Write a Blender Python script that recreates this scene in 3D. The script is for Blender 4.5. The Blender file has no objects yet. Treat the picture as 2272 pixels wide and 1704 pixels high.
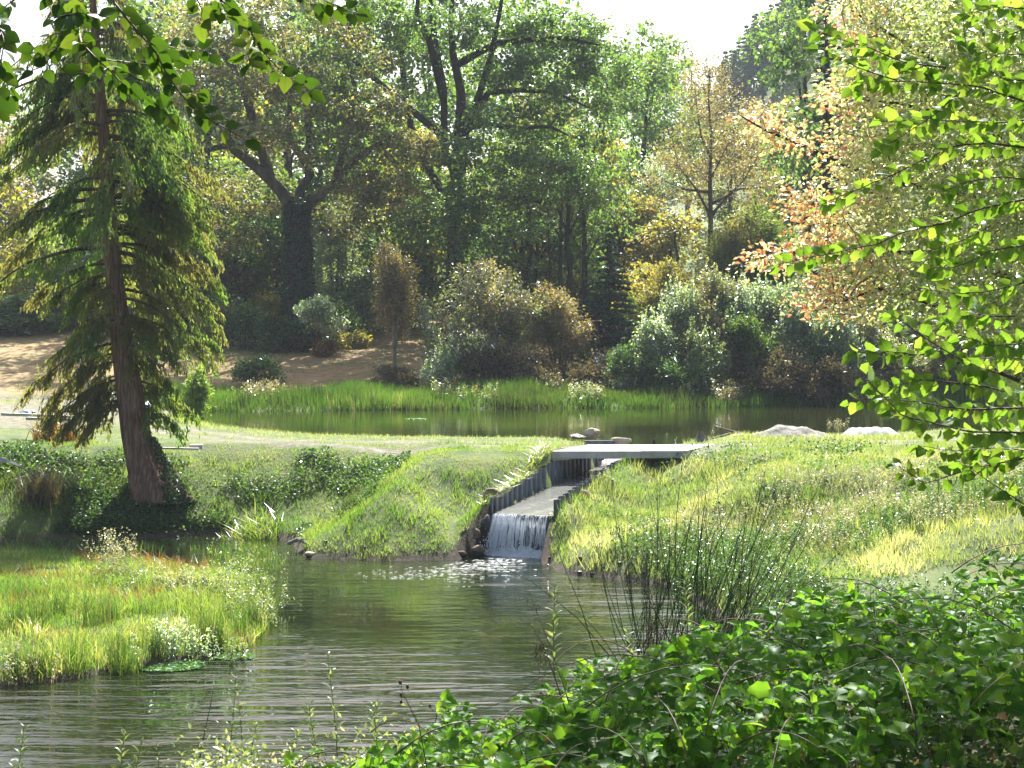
import bpy, math, random
import numpy as np
from mathutils import Vector, Matrix, Quaternion
R = math.radians
rng = np.random.default_rng(7)
random.seed(7)
S = bpy.context.scene
COL = S.collection
# ------------------------------------------------------------------ camera, sky, sun, exposure
F, HOR, CAMZ = 3600.0, 730.0, 5.9          # focal length in photo pixels, horizon row, camera height above the lower pond
cam = bpy.data.cameras.new('camera'); camo = bpy.data.objects.new('camera', cam); COL.objects.link(camo)
cam.sensor_width = 36; cam.lens = F/2272*36; cam.shift_y = -(852-HOR)/2272
cam.clip_start = 0.1; cam.clip_end = 3000
camo.location = (0, 0, CAMZ); camo.rotation_euler = (R(90), 0, 0)
S.camera = camo
SUN_EL, SUN_AZ = 51.0, 8.0
W = bpy.data.worlds.new('World'); S.world = W; W.use_nodes = True
wn = W.node_tree.nodes; wl = W.node_tree.links
bg = wn['Background']; sky = wn.new('ShaderNodeTexSky'); sky.sky_type = 'NISHITA'; sky.sun_disc = False
sky.sun_elevation = R(SUN_EL); sky.sun_rotation = R(SUN_AZ); sky.air_density = 1.0; sky.dust_density = 4.0
wl.new(sky.outputs[0], bg.inputs[0]); bg.inputs[1].default_value = 0.085
sd = bpy.data.lights.new('sun', 'SUN'); sd.energy = 5.0; sd.angle = R(0.53); sd.color = (1.0, 0.97, 0.90)
so = bpy.data.objects.new('sun', sd); COL.objects.link(so)
SDIR = Vector((math.sin(R(SUN_AZ))*math.cos(R(SUN_EL)), math.cos(R(SUN_AZ))*math.cos(R(SUN_EL)), math.sin(R(SUN_EL))))
so.rotation_euler = (-SDIR).to_track_quat('-Z', 'Y').to_euler(); so.location = SDIR*300
S.view_settings.view_transform = 'Standard'; S.view_settings.look = 'None'
S.view_settings.gamma = 1; S.view_settings.exposure = 1.7
try: S.view_settings.use_curve_mapping = False
except Exception: pass
cy = S.cycles
cy.max_bounces = 8; cy.diffuse_bounces = 5; cy.glossy_bounces = 3; cy.transmission_bounces = 4
cy.transparent_max_bounces = 8; cy.volume_bounces = 0; cy.sample_clamp_indirect = 6; cy.caustics_reflective = False; cy.caustics_refractive = False
cy.use_denoising = True
S.render.film_transparent = False

# ------------------------------------------------------------------ helpers
def P(px, py, Y):                 # the point of the place seen at this photo pixel, Y metres away
    return Vector(((px-1136)*Y/F, Y, CAMZ-(py-HOR)*Y/F))
def G(px, py, z=0.0):             # the point at height z seen at this photo pixel
    Y = (CAMZ-z)*F/(py-HOR)
    return ((px-1136)*Y/F, Y)
def tag(o, label=None, cat=None, group=None, kind=None):
    if label: o['label'] = label
    if cat: o['category'] = cat
    if group: o['group'] = group
    if kind: o['kind'] = kind
    return o
def empty(name, loc, label, cat, group=None):
    o = bpy.data.objects.new(name, None); COL.objects.link(o); o.location = loc; o.empty_display_size = 0.1
    return tag(o, label, cat, group)
def meshdata(name, V, Fs, mat=None, smooth=False, attr=None, uv=None, zone=None):
    me = bpy.data.meshes.new(name)
    V = np.asarray(V, dtype=np.float32).reshape(-1, 3)
    if not isinstance(Fs, (list, tuple)): Fs = [Fs]
    Fs = [np.asarray(f, dtype=np.int32) for f in Fs if len(f)]
    me.vertices.add(len(V)); me.vertices.foreach_set('co', V.ravel())
    tot = np.concatenate([np.full(len(f), f.shape[1], np.int32) for f in Fs])
    idx = np.concatenate([f.ravel() for f in Fs])
    st = np.concatenate([[0], np.cumsum(tot)[:-1]]).astype(np.int32)
    me.loops.add(len(idx)); me.polygons.add(len(tot))
    me.loops.foreach_set('vertex_index', idx)
    me.polygons.foreach_set('loop_start', st)
    try: me.polygons.foreach_set('loop_total', tot)
    except Exception: pass
    me.polygons.foreach_set('use_smooth', np.full(len(tot), bool(smooth)))
    if attr is not None:
        a = me.attributes.new('v', 'FLOAT', 'POINT'); a.data.foreach_set('value', np.asarray(attr, dtype=np.float32))
    if zone is not None:
        a = me.attributes.new('zone', 'FLOAT_COLOR', 'POINT'); a.data.foreach_set('color', np.asarray(zone, dtype=np.float32).ravel())
    if uv is not None:
        a = me.uv_layers.new(name='UVMap'); a.data.foreach_set('uv', np.asarray(uv, dtype=np.float32)[idx].ravel())
    me.update(calc_edges=True); me.validate()
    if mat: me.materials.append(mat)
    return me
def mk(name, V, Fs, mat, parent=None, smooth=False, attr=None, uv=None, zone=None, local=True):
    V = np.asarray(V, dtype=np.float32).reshape(-1, 3)
    if parent is not None and local: V = V - np.array(parent.matrix_basis.translation, dtype=np.float32)
    o = bpy.data.objects.new(name, meshdata(name, V, Fs, mat, smooth, attr, uv, zone)); COL.objects.link(o)
    if parent is not None: o.parent = parent
    return o
def copy_tree(o, parent=None):
    c = o.copy(); COL.objects.link(c); c.parent = parent
    for ch in o.children: copy_tree(ch, c)
    return c
class Geo:                        # collects shapes that make ONE mesh
    def __init__(s): s.V = []; s.F = []; s.n = 0; s.A = []
    def add(s, V, Fs, v=0.5):
        V = np.asarray(V, dtype=np.float32).reshape(-1, 3)
        if not isinstance(Fs, (list, tuple)): Fs = [Fs]
        for f in Fs:
            if len(f): s.F.append(np.asarray(f, dtype=np.int32)+s.n)
        s.V.append(V); s.n += len(V); s.A.append(np.full(len(V), v, np.float32))
    def tube(s, pts, rad, k=6, v=0.5, cap=True):
        pts = np.asarray([tuple(p) for p in pts], dtype=float); n = len(pts)
        rad = np.broadcast_to(np.asarray(rad, dtype=float), (n,))
        t = np.gradient(pts, axis=0); t /= np.linalg.norm(t, axis=1)[:, None]+1e-9
        ref = np.array([0.3, 1, 0.1]) if abs(t[0][1]) < .8 else np.array([1, .1, .2])
        a = np.cross(t, ref); a /= np.linalg.norm(a, axis=1)[:, None]+1e-9
        b = np.cross(t, a)
        ang = np.arange(k)*2*np.pi/k
        ring = pts[:, None, :]+rad[:, None, None]*(a[:, None, :]*np.cos(ang)[None, :, None]+b[:, None, :]*np.sin(ang)[None, :, None])
        i = np.arange(n-1)[:, None]*k; j = np.arange(k)[None, :]; j2 = (j+1) % k
        q = np.stack([i+j, i+j2, i+k+j2, i+k+j], -1).reshape(-1, 4)
        Fs = [q]
        if cap and k >= 3: Fs.append(np.array([list(range(k))[::-1], list(range((n-1)*k, n*k))]))
        s.add(ring.reshape(-1, 3), Fs, v)
    def box(s, c, d, rz=0, v=0.5, tilt=(0, 0)):
        x, y, z = [q/2 for q in d]
        V = np.array([(-x,-y,-z),(x,-y,-z),(x,y,-z),(-x,y,-z),(-x,-y,z),(x,-y,z),(x,y,z),(-x,y,z)])
        M = np.array(Matrix.Rotation(rz, 3, 'Z') @ Matrix.Rotation(tilt[0], 3, 'X') @ Matrix.Rotation(tilt[1], 3, 'Y'))
        s.add(V@M.T+np.array(c), np.array([(0,3,2,1),(4,5,6,7),(0,1,5,4),(1,2,6,5),(2,3,7,6),(3,0,4,7)]), v)
    def build(s, name, mat, parent=None, smooth=False, local=True):
        return mk(name, np.concatenate(s.V), s.merge(), mat, parent, smooth, attr=np.concatenate(s.A), local=local)
    def merge(s):
        d = {}
        for f in s.F: d.setdefault(f.shape[1], []).append(f)
        return [np.concatenate(x) for x in d.values()]
def _lat(seed): return np.random.default_rng(seed).random((64, 64))
_L = {}
def vn(x, y, sc=1.0, seed=0, oct=3):        # value noise 0..1
    x = np.asarray(x, dtype=float)/sc; y = np.asarray(y, dtype=float)/sc
    out = 0; amp = 1; tot = 0
    for o in range(oct):
        L = _L.setdefault(seed+o, _lat(seed+o))
        xi = np.floor(x).astype(int); yi = np.floor(y).astype(int); fx = x-xi; fy = y-yi
        fx = fx*fx*(3-2*fx); fy = fy*fy*(3-2*fy)
        a = L[xi % 64, yi % 64]; b = L[(xi+1) % 64, yi % 64]; c = L[xi % 64, (yi+1) % 64]; d = L[(xi+1) % 64, (yi+1) % 64]
        out = out+amp*((a*(1-fx)+b*fx)*(1-fy)+(c*(1-fx)+d*fx)*fy); tot += amp; amp *= .5; x = x*2.03+5.1; y = y*2.03+9.7
    return out/tot
def sm(a, b, x): t = np.clip((x-a)/(b-a), 0, 1); return t*t*(3-2*t)
def polydist(x, y, poly):                    # signed distance, negative inside
    x = np.asarray(x, float); y = np.asarray(y, float); P2 = np.asarray(poly, float)
    d = np.full(x.shape, 1e9); ins = np.zeros(x.shape, bool)
    for i in range(len(P2)):
        ax, ay = P2[i]; bx, by = P2[(i+1) % len(P2)]
        ex, ey = bx-ax, by-ay; t = np.clip(((x-ax)*ex+(y-ay)*ey)/(ex*ex+ey*ey+1e-12), 0, 1)
        d = np.minimum(d, np.hypot(x-ax-t*ex, y-ay-t*ey))
        c = ((ay > y) != (by > y)) & (x < (bx-ax)*(y-ay)/(by-ay+1e-12)+ax); ins ^= c
    return np.where(ins, -d, d)

# ------------------------------------------------------------------ materials
def newmat(name):
    m = bpy.data.materials.new(name); m.use_nodes = True; m.node_tree.nodes.clear(); return m, m.node_tree.nodes, m.node_tree.links
def rgb(c): return (c[0], c[1], c[2], 1)
def mixc(n, l, fac, a, b):
    x = n.new('ShaderNodeMix'); x.data_type = 'RGBA'
    for s_, v in ((x.inputs[0], fac), (x.inputs[6], a), (x.inputs[7], b)):
        if hasattr(v, 'is_output'): l.new(v, s_)
        elif isinstance(v, (int, float)): s_.default_value = v
        else: s_.default_value = rgb(v)
    return x.outputs[2]
def noise(n, l, sc, detail=3, vec=None, rough=.5):
    t = n.new('ShaderNodeTexNoise'); t.inputs['Scale'].default_value = sc; t.inputs['Detail'].default_value = detail; t.inputs['Roughness'].default_value = rough
    if vec is not None: l.new(vec, t.inputs['Vector'])
    return t.outputs[0]
def ramp(n, l, src, stops):
    r = n.new('ShaderNodeValToRGB'); e = r.color_ramp.elements
    while len(e) < len(stops): e.new(0.5)
    for i, (p, c) in enumerate(stops):
        e[i].position = p; e[i].color = rgb(c) if isinstance(c, tuple) else (c, c, c, 1)
    l.new(src, r.inputs[0]); return r.outputs[0]
def leafmat(name, stops, trans=2.0, t=0.5, gloss=0.10, rough=0.38, warm=(1.15, 1.1, .55), veins=False, patch=None):
    m, n, l = newmat(name)
    at = n.new('ShaderNodeAttribute'); at.attribute_name = 'v'
    src = at.outputs['Fac']
    col = ramp(n, l, src, stops)
    if patch:
        geo = n.new('ShaderNodeNewGeometry')
        f = ramp(n, l, noise(n, l, patch[0], 2, geo.outputs['Position']), [(.38, 0.0), (.62, 1.0)])
        col = mixc(n, l, f, col, patch[1]) if len(patch) == 2 else mixc(n, l, f, col, ramp(n, l, src, patch[2]))
    if veins:
        uv = n.new('ShaderNodeUVMap'); sp = n.new('ShaderNodeSeparateXYZ'); l.new(uv.outputs[0], sp.inputs[0])
        def mth(op, a, b=None):
            q = n.new('ShaderNodeMath'); q.operation = op
            for i, v in enumerate((a, b)):
                if v is None: continue
                if hasattr(v, 'is_output'): l.new(v, q.inputs[i])
                else: q.inputs[i].default_value = v
            return q.outputs[0]
        ax = mth('ABSOLUTE', sp.outputs[0])
        fr = mth('FRACT', mth('SUBTRACT', mth('MULTIPLY', sp.outputs[1], 8.0), mth('MULTIPLY', ax, 2.6)))
        v1 = mth('LESS_THAN', mth('ABSOLUTE', mth('SUBTRACT', fr, .5)), .055)
        v2 = mth('LESS_THAN', ax, .05)
        vv = mth('MULTIPLY', mth('MAXIMUM', v1, v2), .45)
        col = mixc(n, l, vv, col, veins)
    tb = n.new('ShaderNodeMix'); tb.data_type = 'RGBA'; tb.blend_type = 'MULTIPLY'; tb.inputs[0].default_value = 1
    l.new(col, tb.inputs[6]); tb.inputs[7].default_value = (warm[0]*trans, warm[1]*trans, warm[2]*trans, 1)
    df = n.new('ShaderNodeBsdfDiffuse'); l.new(col, df.inputs[0])
    tr = n.new('ShaderNodeBsdfTranslucent'); l.new(tb.outputs[2], tr.inputs[0])
    mx = n.new('ShaderNodeMixShader'); mx.inputs[0].default_value = t; l.new(df.outputs[0], mx.inputs[1]); l.new(tr.outputs[0], mx.inputs[2])
    gl = n.new('ShaderNodeBsdfGlossy'); gl.inputs['Roughness'].default_value = rough; gl.inputs[0].default_value = (.9, .95, 1, 1)
    fr = n.new('ShaderNodeFresnel'); fr.inputs[0].default_value = 1.42
    ml = n.new('ShaderNodeMath'); ml.operation = 'MULTIPLY'; ml.inputs[1].default_value = gloss*2.2; l.new(fr.outputs[0], ml.inputs[0]); ml.use_clamp = True
    m2 = n.new('ShaderNodeMixShader'); l.new(ml.outputs[0], m2.inputs[0]); l.new(mx.outputs[0], m2.inputs[1]); l.new(gl.outputs[0], m2.inputs[2])
    out = n.new('ShaderNodeOutputMaterial'); l.new(m2.outputs[0], out.inputs[0])
    return m
def solid(name, stops, sc=6, rough=.8, bump=.3, bsc=None, spec=.3, stretch=None, detail=5, bdist=.02):
    m, n, l = newmat(name)
    tc = n.new('ShaderNodeNewGeometry'); vec = tc.outputs['Position']
    if stretch:
        mp = n.new('ShaderNodeMapping'); mp.inputs['Scale'].default_value = stretch; l.new(vec, mp.inputs[0]); vec = mp.outputs[0]
    nz = noise(n, l, sc, detail, vec, .6)
    col = ramp(n, l, nz, stops)
    b = n.new('ShaderNodeBsdfPrincipled'); l.new(col, b.inputs['Base Color']); b.inputs['Roughness'].default_value = rough
    b.inputs['Specular IOR Level'].default_value = spec
    bp = n.new('ShaderNodeBump'); bp.inputs['Strength'].default_value = bump; bp.inputs['Distance'].default_value = bdist
    l.new(noise(n, l, bsc or sc*3, 6, vec, .65), bp.inputs['Height']); l.new(bp.outputs[0], b.inputs['Normal'])
    out = n.new('ShaderNodeOutputMaterial'); l.new(b.outputs[0], out.inputs[0])
    return m
M = {}
M['bark'] = solid('bark', [(.3, (.035, .028, .02)), (.55, (.09, .075, .055)), (.8, (.17, .15, .12))], 3, .95, .9, 12, .1, (1, 1, .25), bdist=.05)
M['bark_red'] = solid('bark_red', [(.3, (.06, .034, .024)), (.5, (.20, .115, .075)), (.75, (.36, .25, .17))], 7, .95, 1.0, 9, .1, (2.5, 2.5, .22), bdist=.08)
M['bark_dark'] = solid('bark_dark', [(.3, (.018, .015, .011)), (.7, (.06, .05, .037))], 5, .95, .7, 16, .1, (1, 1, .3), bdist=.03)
M['bark_pale'] = solid('bark_pale', [(.3, (.09, .07, .05)), (.7, (.30, .27, .22))], 4, .9, .5, 12, .2, (1, 1, .5))
M['twig'] = solid('twig', [(.3, (.05, .028, .018)), (.7, (.11, .065, .04))], 30, .6, .2, None, .3)
M['twig_green'] = solid('twig_green', [(.3, (.06, .09, .02)), (.7, (.12, .11, .04))], 30, .6, .2, None, .3)
M['twig_dry'] = solid('twig_dry', [(.3, (.12, .08, .05)), (.7, (.28, .21, .14))], 30, .8, .2, None, .3)
M['conifer'] = leafmat('conifer_needles', [(0, (.035, .075, .018)), (.6, (.06, .12, .024)), (1, (.11, .16, .045))], 3.0, .5, .05, .5, patch=(.35, (.10, .10, .04)))
M['spruce'] = leafmat('spruce_needles', [(0, (.014, .04, .022)), (1, (.035, .075, .036))], 1.2, .3, .07, .5)
M['larch'] = leafmat('larch_needles', [(0, (.05, .11, .03)), (1, (.09, .16, .05))], 1.8, .5, .05, .5)
M['oak'] = leafmat('oak_leaves', [(0, (.04, .07, .018)), (.7, (.07, .10, .025)), (1, (.18, .15, .07))], 3.0, .5, .16, .4, patch=(.3, None, [(0, (.05, .075, .02)), (.45, (.11, .10, .045)), (1, (.22, .19, .10))]))
M['green'] = leafmat('green_leaves', [(0, (.028, .058, .018)), (.7, (.05, .09, .024)), (1, (.11, .13, .04))], 4.4, .5, .15, .38)
M['lime'] = leafmat('yellowgreen_leaves', [(0, (.04, .08, .014)), (.6, (.09, .12, .02)), (1, (.2, .16, .035))], 4.4, .5, .15, .38, patch=(.25, (.13, .115, .025)))
M['gold'] = leafmat('golden_leaves', [(0, (.06, .08, .02)), (.5, (.12, .12, .03)), (1, (.22, .16, .05))], 3.2, .5, .12, .4)
M['birch'] = leafmat('birch_leaves', [(0, (.07, .075, .03)), (.5, (.13, .11, .05)), (1, (.22, .16, .09))], 2.8, .5, .16, .4)
M['silver'] = leafmat('silver_leaves', [(0, (.07, .12, .06)), (.6, (.15, .21, .13)), (1, (.30, .34, .25))], 3.6, .5, .42, .35)
M['willow'] = leafmat('willow_leaves', [(0, (.045, .08, .03)), (.6, (.085, .12, .05)), (1, (.18, .20, .11))], 3.8, .5, .34, .35, patch=(.5, (.13, .12, .06)))
M['hazy'] = leafmat('haze_paled_conifer', [(0, (.05, .08, .05)), (1, (.09, .13, .08))], 2.0, .4, .08, .5)  # needle green lightened to put distance haze into the colour
M['ivy'] = leafmat('ivy_leaves', [(0, (.012, .03, .012)), (1, (.035, .07, .025))], 1.6, .35, .16, .3)
M['ivybank'] = leafmat('bank_leaves', [(0, (.02, .05, .015)), (.7, (.05, .10, .025)), (1, (.09, .14, .05))], 2.6, .5, .16, .35)
M['copper'] = leafmat('beech_autumn_leaves', [(0, (.09, .15, .03)), (.35, (.25, .32, .12)), (.68, (.46, .47, .28)), (.84, (.58, .38, .26)), (1, (.55, .16, .10))], 1.8, .5, .3, .33, warm=(1.1, 1.08, .65))
M['limeleaf'] = leafmat('fresh_leaves', [(0, (.055, .12, .012)), (.75, (.10, .165, .028)), (.97, (.15, .19, .04)), (1, (.25, .16, .03))], 2.3, .55, .09, .3, veins=(.16, .24, .05))
M['beechleaf'] = leafmat('beech_leaves', [(0, (.025, .06, .008)), (.7, (.045, .09, .010)), (1, (.08, .12, .018))], 1.7, .5, .10, .3, veins=(.02, .04, .006))
M['bramble'] = leafmat('bramble_leaves', [(0, (.026, .075, .010)), (.6, (.05, .125, .012)), (.97, (.11, .18, .02)), (1, (.22, .10, .03))], 3.8, .5, .07, .42, veins=(.10, .16, .03))
M['shoot'] = leafmat('shoot_leaves', [(0, (.09, .16, .04)), (.6, (.16, .22, .08)), (1, (.3, .32, .2))], 1.9, .5, .25, .35)
M['pale'] = leafmat('pale_weeds', [(0, (.10, .13, .05)), (.5, (.25, .25, .16)), (1, (.5, .47, .38))], 1.4, .5, .2, .4)
M['grass'] = leafmat('grass_blades', [(0, (.045, .10, .015)), (.6, (.09, .16, .025)), (.9, (.20, .22, .07)), (1, (.36, .33, .22))], 2.6, .5, .12, .4, patch=(.6, (.12, .17, .045)))
M['shortgrass'] = leafmat('short_grass', [(0, (.07, .15, .028)), (.5, (.14, .21, .055)), (.8, (.3, .32, .16)), (1, (.45, .42, .3))], 2.0, .5, .16, .4, patch=(.5, (.19, .23, .09)))
M['reed'] = leafmat('reed_blades', [(0, (.03, .09, .010)), (.7, (.065, .14, .016)), (.8, (.12, .16, .04)), (1, (.26, .24, .13))], 2.0, .5, .10, .4, patch=(.3, (.045, .075, .018)))
M['rush'] = leafmat('rush_stems', [(0, (.02, .05, .012)), (.8, (.04, .085, .018)), (1, (.16, .11, .05))], 1.2, .3, .14, .3)
M['brown'] = leafmat('brown_foliage', [(0, (.045, .045, .025)), (.6, (.10, .085, .05)), (1, (.2, .15, .09))], 1.5, .4, .06, .5)
M['rust'] = leafmat('rusty_bracken', [(0, (.12, .06, .025)), (1, (.28, .14, .06))], 1.6, .5, .06, .5)
M['floatweed'] = leafmat('floating_weed', [(0, (.05, .15, .02)), (1, (.10, .22, .04))], 1.5, .4, .1, .4)
M['concrete'] = solid('pale_concrete', [(.28, (.20, .19, .16)), (.42, (.36, .34, .30)), (.7, (.50, .48, .44))], 2.2, .88, .5, 30, detail=9)
M['steel'] = solid('dark_sheet_steel', [(.35, (.05, .06, .075)), (.6, (.11, .13, .15)), (.78, (.36, .38, .38))], 3.2, .5, .3, 20, .5, (3, 3, .5))
M['weir'] = solid('wet_weir_stone', [(.3, (.018, .02, .022)), (.7, (.055, .06, .06))], 6, .35, .5, 14, .6, (3, 3, .7))
M['stone'] = solid('brown_stone', [(.3, (.05, .037, .026)), (.7, (.19, .145, .10))], 5, .9, .6, 20)
M['stone_pale'] = solid('tan_stone', [(.3, (.26, .21, .15)), (.7, (.45, .38, .28))], 5, .9, .6, 20)
M['sand'] = solid('pale_sand', [(.35, (.13, .125, .11)), (.7, (.32, .31, .28))], 4, .95, .9, 9, .2, bdist=.06)
M['white'] = solid('white_powder', [(.3, (.42, .42, .41)), (.7, (.6, .6, .59))], 3, .8, .6, 10)
M['plank'] = solid('weathered_plank', [(.3, (.28, .26, .22)), (.7, (.55, .53, .48))], 8, .8, .3, 30, .3, (.4, 4, 4))
M['wood'] = solid('grey_driftwood', [(.3, (.09, .08, .065)), (.7, (.28, .26, .22))], 8, .9, .5, 22, .2, (1, 1, .4))
M['blue'] = solid('blue_plastic', [(.3, (.05, .12, .3)), (.7, (.12, .22, .45))], 6, .4, .2)
M['whiteplastic'] = solid('white_plastic', [(.3, (.5, .55, .6)), (.7, (.75, .78, .8))], 6, .4, .2)
M['berry'] = solid('dark_seed_head', [(.3, (.035, .022, .016)), (.7, (.11, .065, .04))], 20, .8, .3)
M['hill'] = solid('far_hill', [(.3, (.05, .09, .02)), (.7, (.12, .17, .04))], .05, .95, .2, 1)

def ground_mat():
    m, n, l = newmat('ground_soil_and_turf')
    geo = n.new('ShaderNodeNewGeometry'); at = n.new('ShaderNodeAttribute'); at.attribute_name = 'zone'
    sp = n.new('ShaderNodeSeparateColor'); l.new(at.outputs['Color'], sp.inputs[0])
    pos = geo.outputs['Position']
    turf = ramp(n, l, noise(n, l, 1.2, 6, pos, .65), [(.3, (.035, .055, .012)), (.5, (.075, .11, .025)), (.72, (.15, .15, .05))])
    dirt = ramp(n, l, noise(n, l, 3.5, 8, pos, .7), [(.3, (.07, .055, .04)), (.55, (.17, .15, .12)), (.75, (.32, .30, .26))])
    lit = ramp(n, l, noise(n, l, 1.7, 7, pos, .7), [(.3, (.14, .075, .035)), (.5, (.29, .18, .085)), (.62, (.34, .24, .11)), (.78, (.16, .17, .06))])
    mud = ramp(n, l, noise(n, l, 6, 6, pos, .7), [(.3, (.02, .015, .01)), (.7, (.07, .05, .035))])
    c = mixc(n, l, sp.outputs[0], turf, dirt); c = mixc(n, l, sp.outputs[1], c, lit); c = mixc(n, l, sp.outputs[2], c, mud)
    b = n.new('ShaderNodeBsdfPrincipled'); l.new(c, b.inputs['Base Color']); b.inputs['Roughness'].default_value = .85; b.inputs['Specular IOR Level'].default_value = .25
    bp = n.new('ShaderNodeBump'); bp.inputs['Strength'].default_value = .9; bp.inputs['Distance'].default_value = .06
    l.new(noise(n, l, 8, 8, pos, .7), bp.inputs['Height']); l.new(bp.outputs[0], b.inputs['Normal'])
    out = n.new('ShaderNodeOutputMaterial'); l.new(b.outputs[0], out.inputs[0]); return m
def water_mat(name, deep, shallow, amp, sx, sy, rough=.06, gust=None):
    m, n, l = newmat(name)
    geo = n.new('ShaderNodeNewGeometry'); pos = geo.outputs['Position']
    mp = n.new('ShaderNodeMapping'); mp.inputs['Scale'].default_value = (sx, sy, 1); l.new(pos, mp.inputs[0])
    mp2 = n.new('ShaderNodeMapping'); mp2.inputs['Scale'].default_value = (sx*.35, sy*.3, 1); mp2.inputs['Rotation'].default_value = (0, 0, R(9)); l.new(pos, mp2.inputs[0])
    n1 = noise(n, l, 1.0, 3, mp.outputs[0], .55); n2 = noise(n, l, 1.0, 2, mp2.outputs[0], .5)
    ad = n.new('ShaderNodeMath'); ad.operation = 'MULTIPLY_ADD'; ad.inputs[1].default_value = 2.2; l.new(n2, ad.inputs[0]); l.new(n1, ad.inputs[2])
    bp = n.new('ShaderNodeBump'); bp.inputs['Distance'].default_value = amp; l.new(ad.outputs[0], bp.inputs['Height'])
    mp3 = n.new('ShaderNodeMapping'); mp3.inputs['Scale'].default_value = (.16, .10, 1); mp3.inputs['Location'].default_value = (3.1, .4, 0); l.new(pos, mp3.inputs[0])
    st = ramp(n, l, noise(n, l, 1.0, 3, mp3.outputs[0], .6), [(.38, .06), (.54, .32), (.70, .7)])
    if gust:
        vm = n.new('ShaderNodeVectorMath'); vm.operation = 'DISTANCE'; l.new(pos, vm.inputs[0]); vm.inputs[1].default_value = (gust[0], gust[1], 0)
        mr = n.new('ShaderNodeMapRange'); mr.inputs[1].default_value = 2.5; mr.inputs[2].default_value = 8.0; mr.inputs[3].default_value = 1.0; mr.inputs[4].default_value = 0.0; l.new(vm.outputs['Value'], mr.inputs[0])
        mx_ = n.new('ShaderNodeMath'); mx_.operation = 'MAXIMUM'; l.new(st, mx_.inputs[0]); l.new(mr.outputs[0], mx_.inputs[1]); st = mx_.outputs[0]
    l.new(st, bp.inputs['Strength'])
    cc = mixc(n, l, ramp(n, l, noise(n, l, .12, 2, pos), [(.4, 0.0), (.6, 1.0)]), deep, shallow)
    b = n.new('ShaderNodeBsdfPrincipled'); l.new(cc, b.inputs['Base Color']); b.inputs['Roughness'].default_value = rough; b.inputs['IOR'].default_value = 1.33
    b.inputs['Specular IOR Level'].default_value = .8 if gust else .5
    l.new(bp.outputs[0], b.inputs['Normal'])
    out = n.new('ShaderNodeOutputMaterial'); l.new(b.outputs[0], out.inputs[0]); return m
M['ground'] = ground_mat()
M['pond1'] = water_mat('lower_pond_water', (.005, .009, .003), (.010, .015, .004), .080, .9, 4.2, .012, gust=(-5.5, 25.0))
M['pond2'] = water_mat('upper_pond_water', (.014, .022, .005), (.024, .026, .007), .012, 1.4, 6.0, .04)
M['stream'] = water_mat('shallow_stream_water', (.13, .135, .125), (.20, .20, .185), .035, 10, 7, .09)

# ------------------------------------------------------------------ terrain shape
LP = [(-45, 47), (-26, 46)]+[G(px, py) for px, py in ((0,1203),(200,1200),(330,1193),(420,1188),(520,1188),(600,1193),(650,1203),(665,1228),(690,1238),(760,1240),(850,1245),(930,1243),(1010,1240),(1060,1230),(1083,1226),(1206,1226),(1212,1252),(1250,1272),(1330,1281),(1420,1291),(1500,1306),(1560,1345),(1640,1400),(1800,1440),(2000,1460),(2300,1490))] \
   +[(13, 27), (12, 23), (8, 20.5), (2, 19.5), (-4, 18.2), (-9, 17), (-20, 18), (-45, 24), (-45, 27.4)] \
   +[G(px, py) for px, py in ((-500,1525),(-100,1528),(0,1524),(150,1508),(240,1492),(310,1483),(430,1462),(540,1442),(582,1400),(592,1340),(588,1292),(560,1285),(500,1274),(430,1263),(330,1250),(200,1240),(0,1236),(-300,1230))]+[(-45, 43)]
UP = [(-15.2, 73)]+[G(px, py, 2.05) for px, py in ((372,926),(430,938),(500,952),(560,962),(700,974),(900,981),(1100,985),(1280,986))]+[(2.6, 53.5), (2.75, 50.7), (5.3, 50.7), (5.7, 54.2)]+[G(px, py, 2.05) for px, py in ((1560,980),(1700,980),(1900,977),(2100,970),(2400,960),(2900,950))]+[(48, 72), (46, 79)] \
   +[G(px, py, 2.05) for px, py in ((2500,903),(2200,903),(1900,900),(1700,902),(1500,905),(1300,905),(1100,907),(900,909),(700,911),(560,913),(450,910),(385,910))]
CH0 = np.array([0.30, 42.45]); CHD = np.array([0.37, 0.929]); CHD = CHD/np.linalg.norm(CHD); CHN = np.array([CHD[1], -CHD[0]]); CHW = .84
def chan(x, y): dx = x-CH0[0]; dy = y-CH0[1]; return dx*CHD[0]+dy*CHD[1], dx*CHN[0]+dy*CHN[1]
def chz(t): return np.interp(t, [-1, 0, 5, 8.6, 9.6], [1.02, 1.04, 1.42, 1.62, 2.03])
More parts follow.
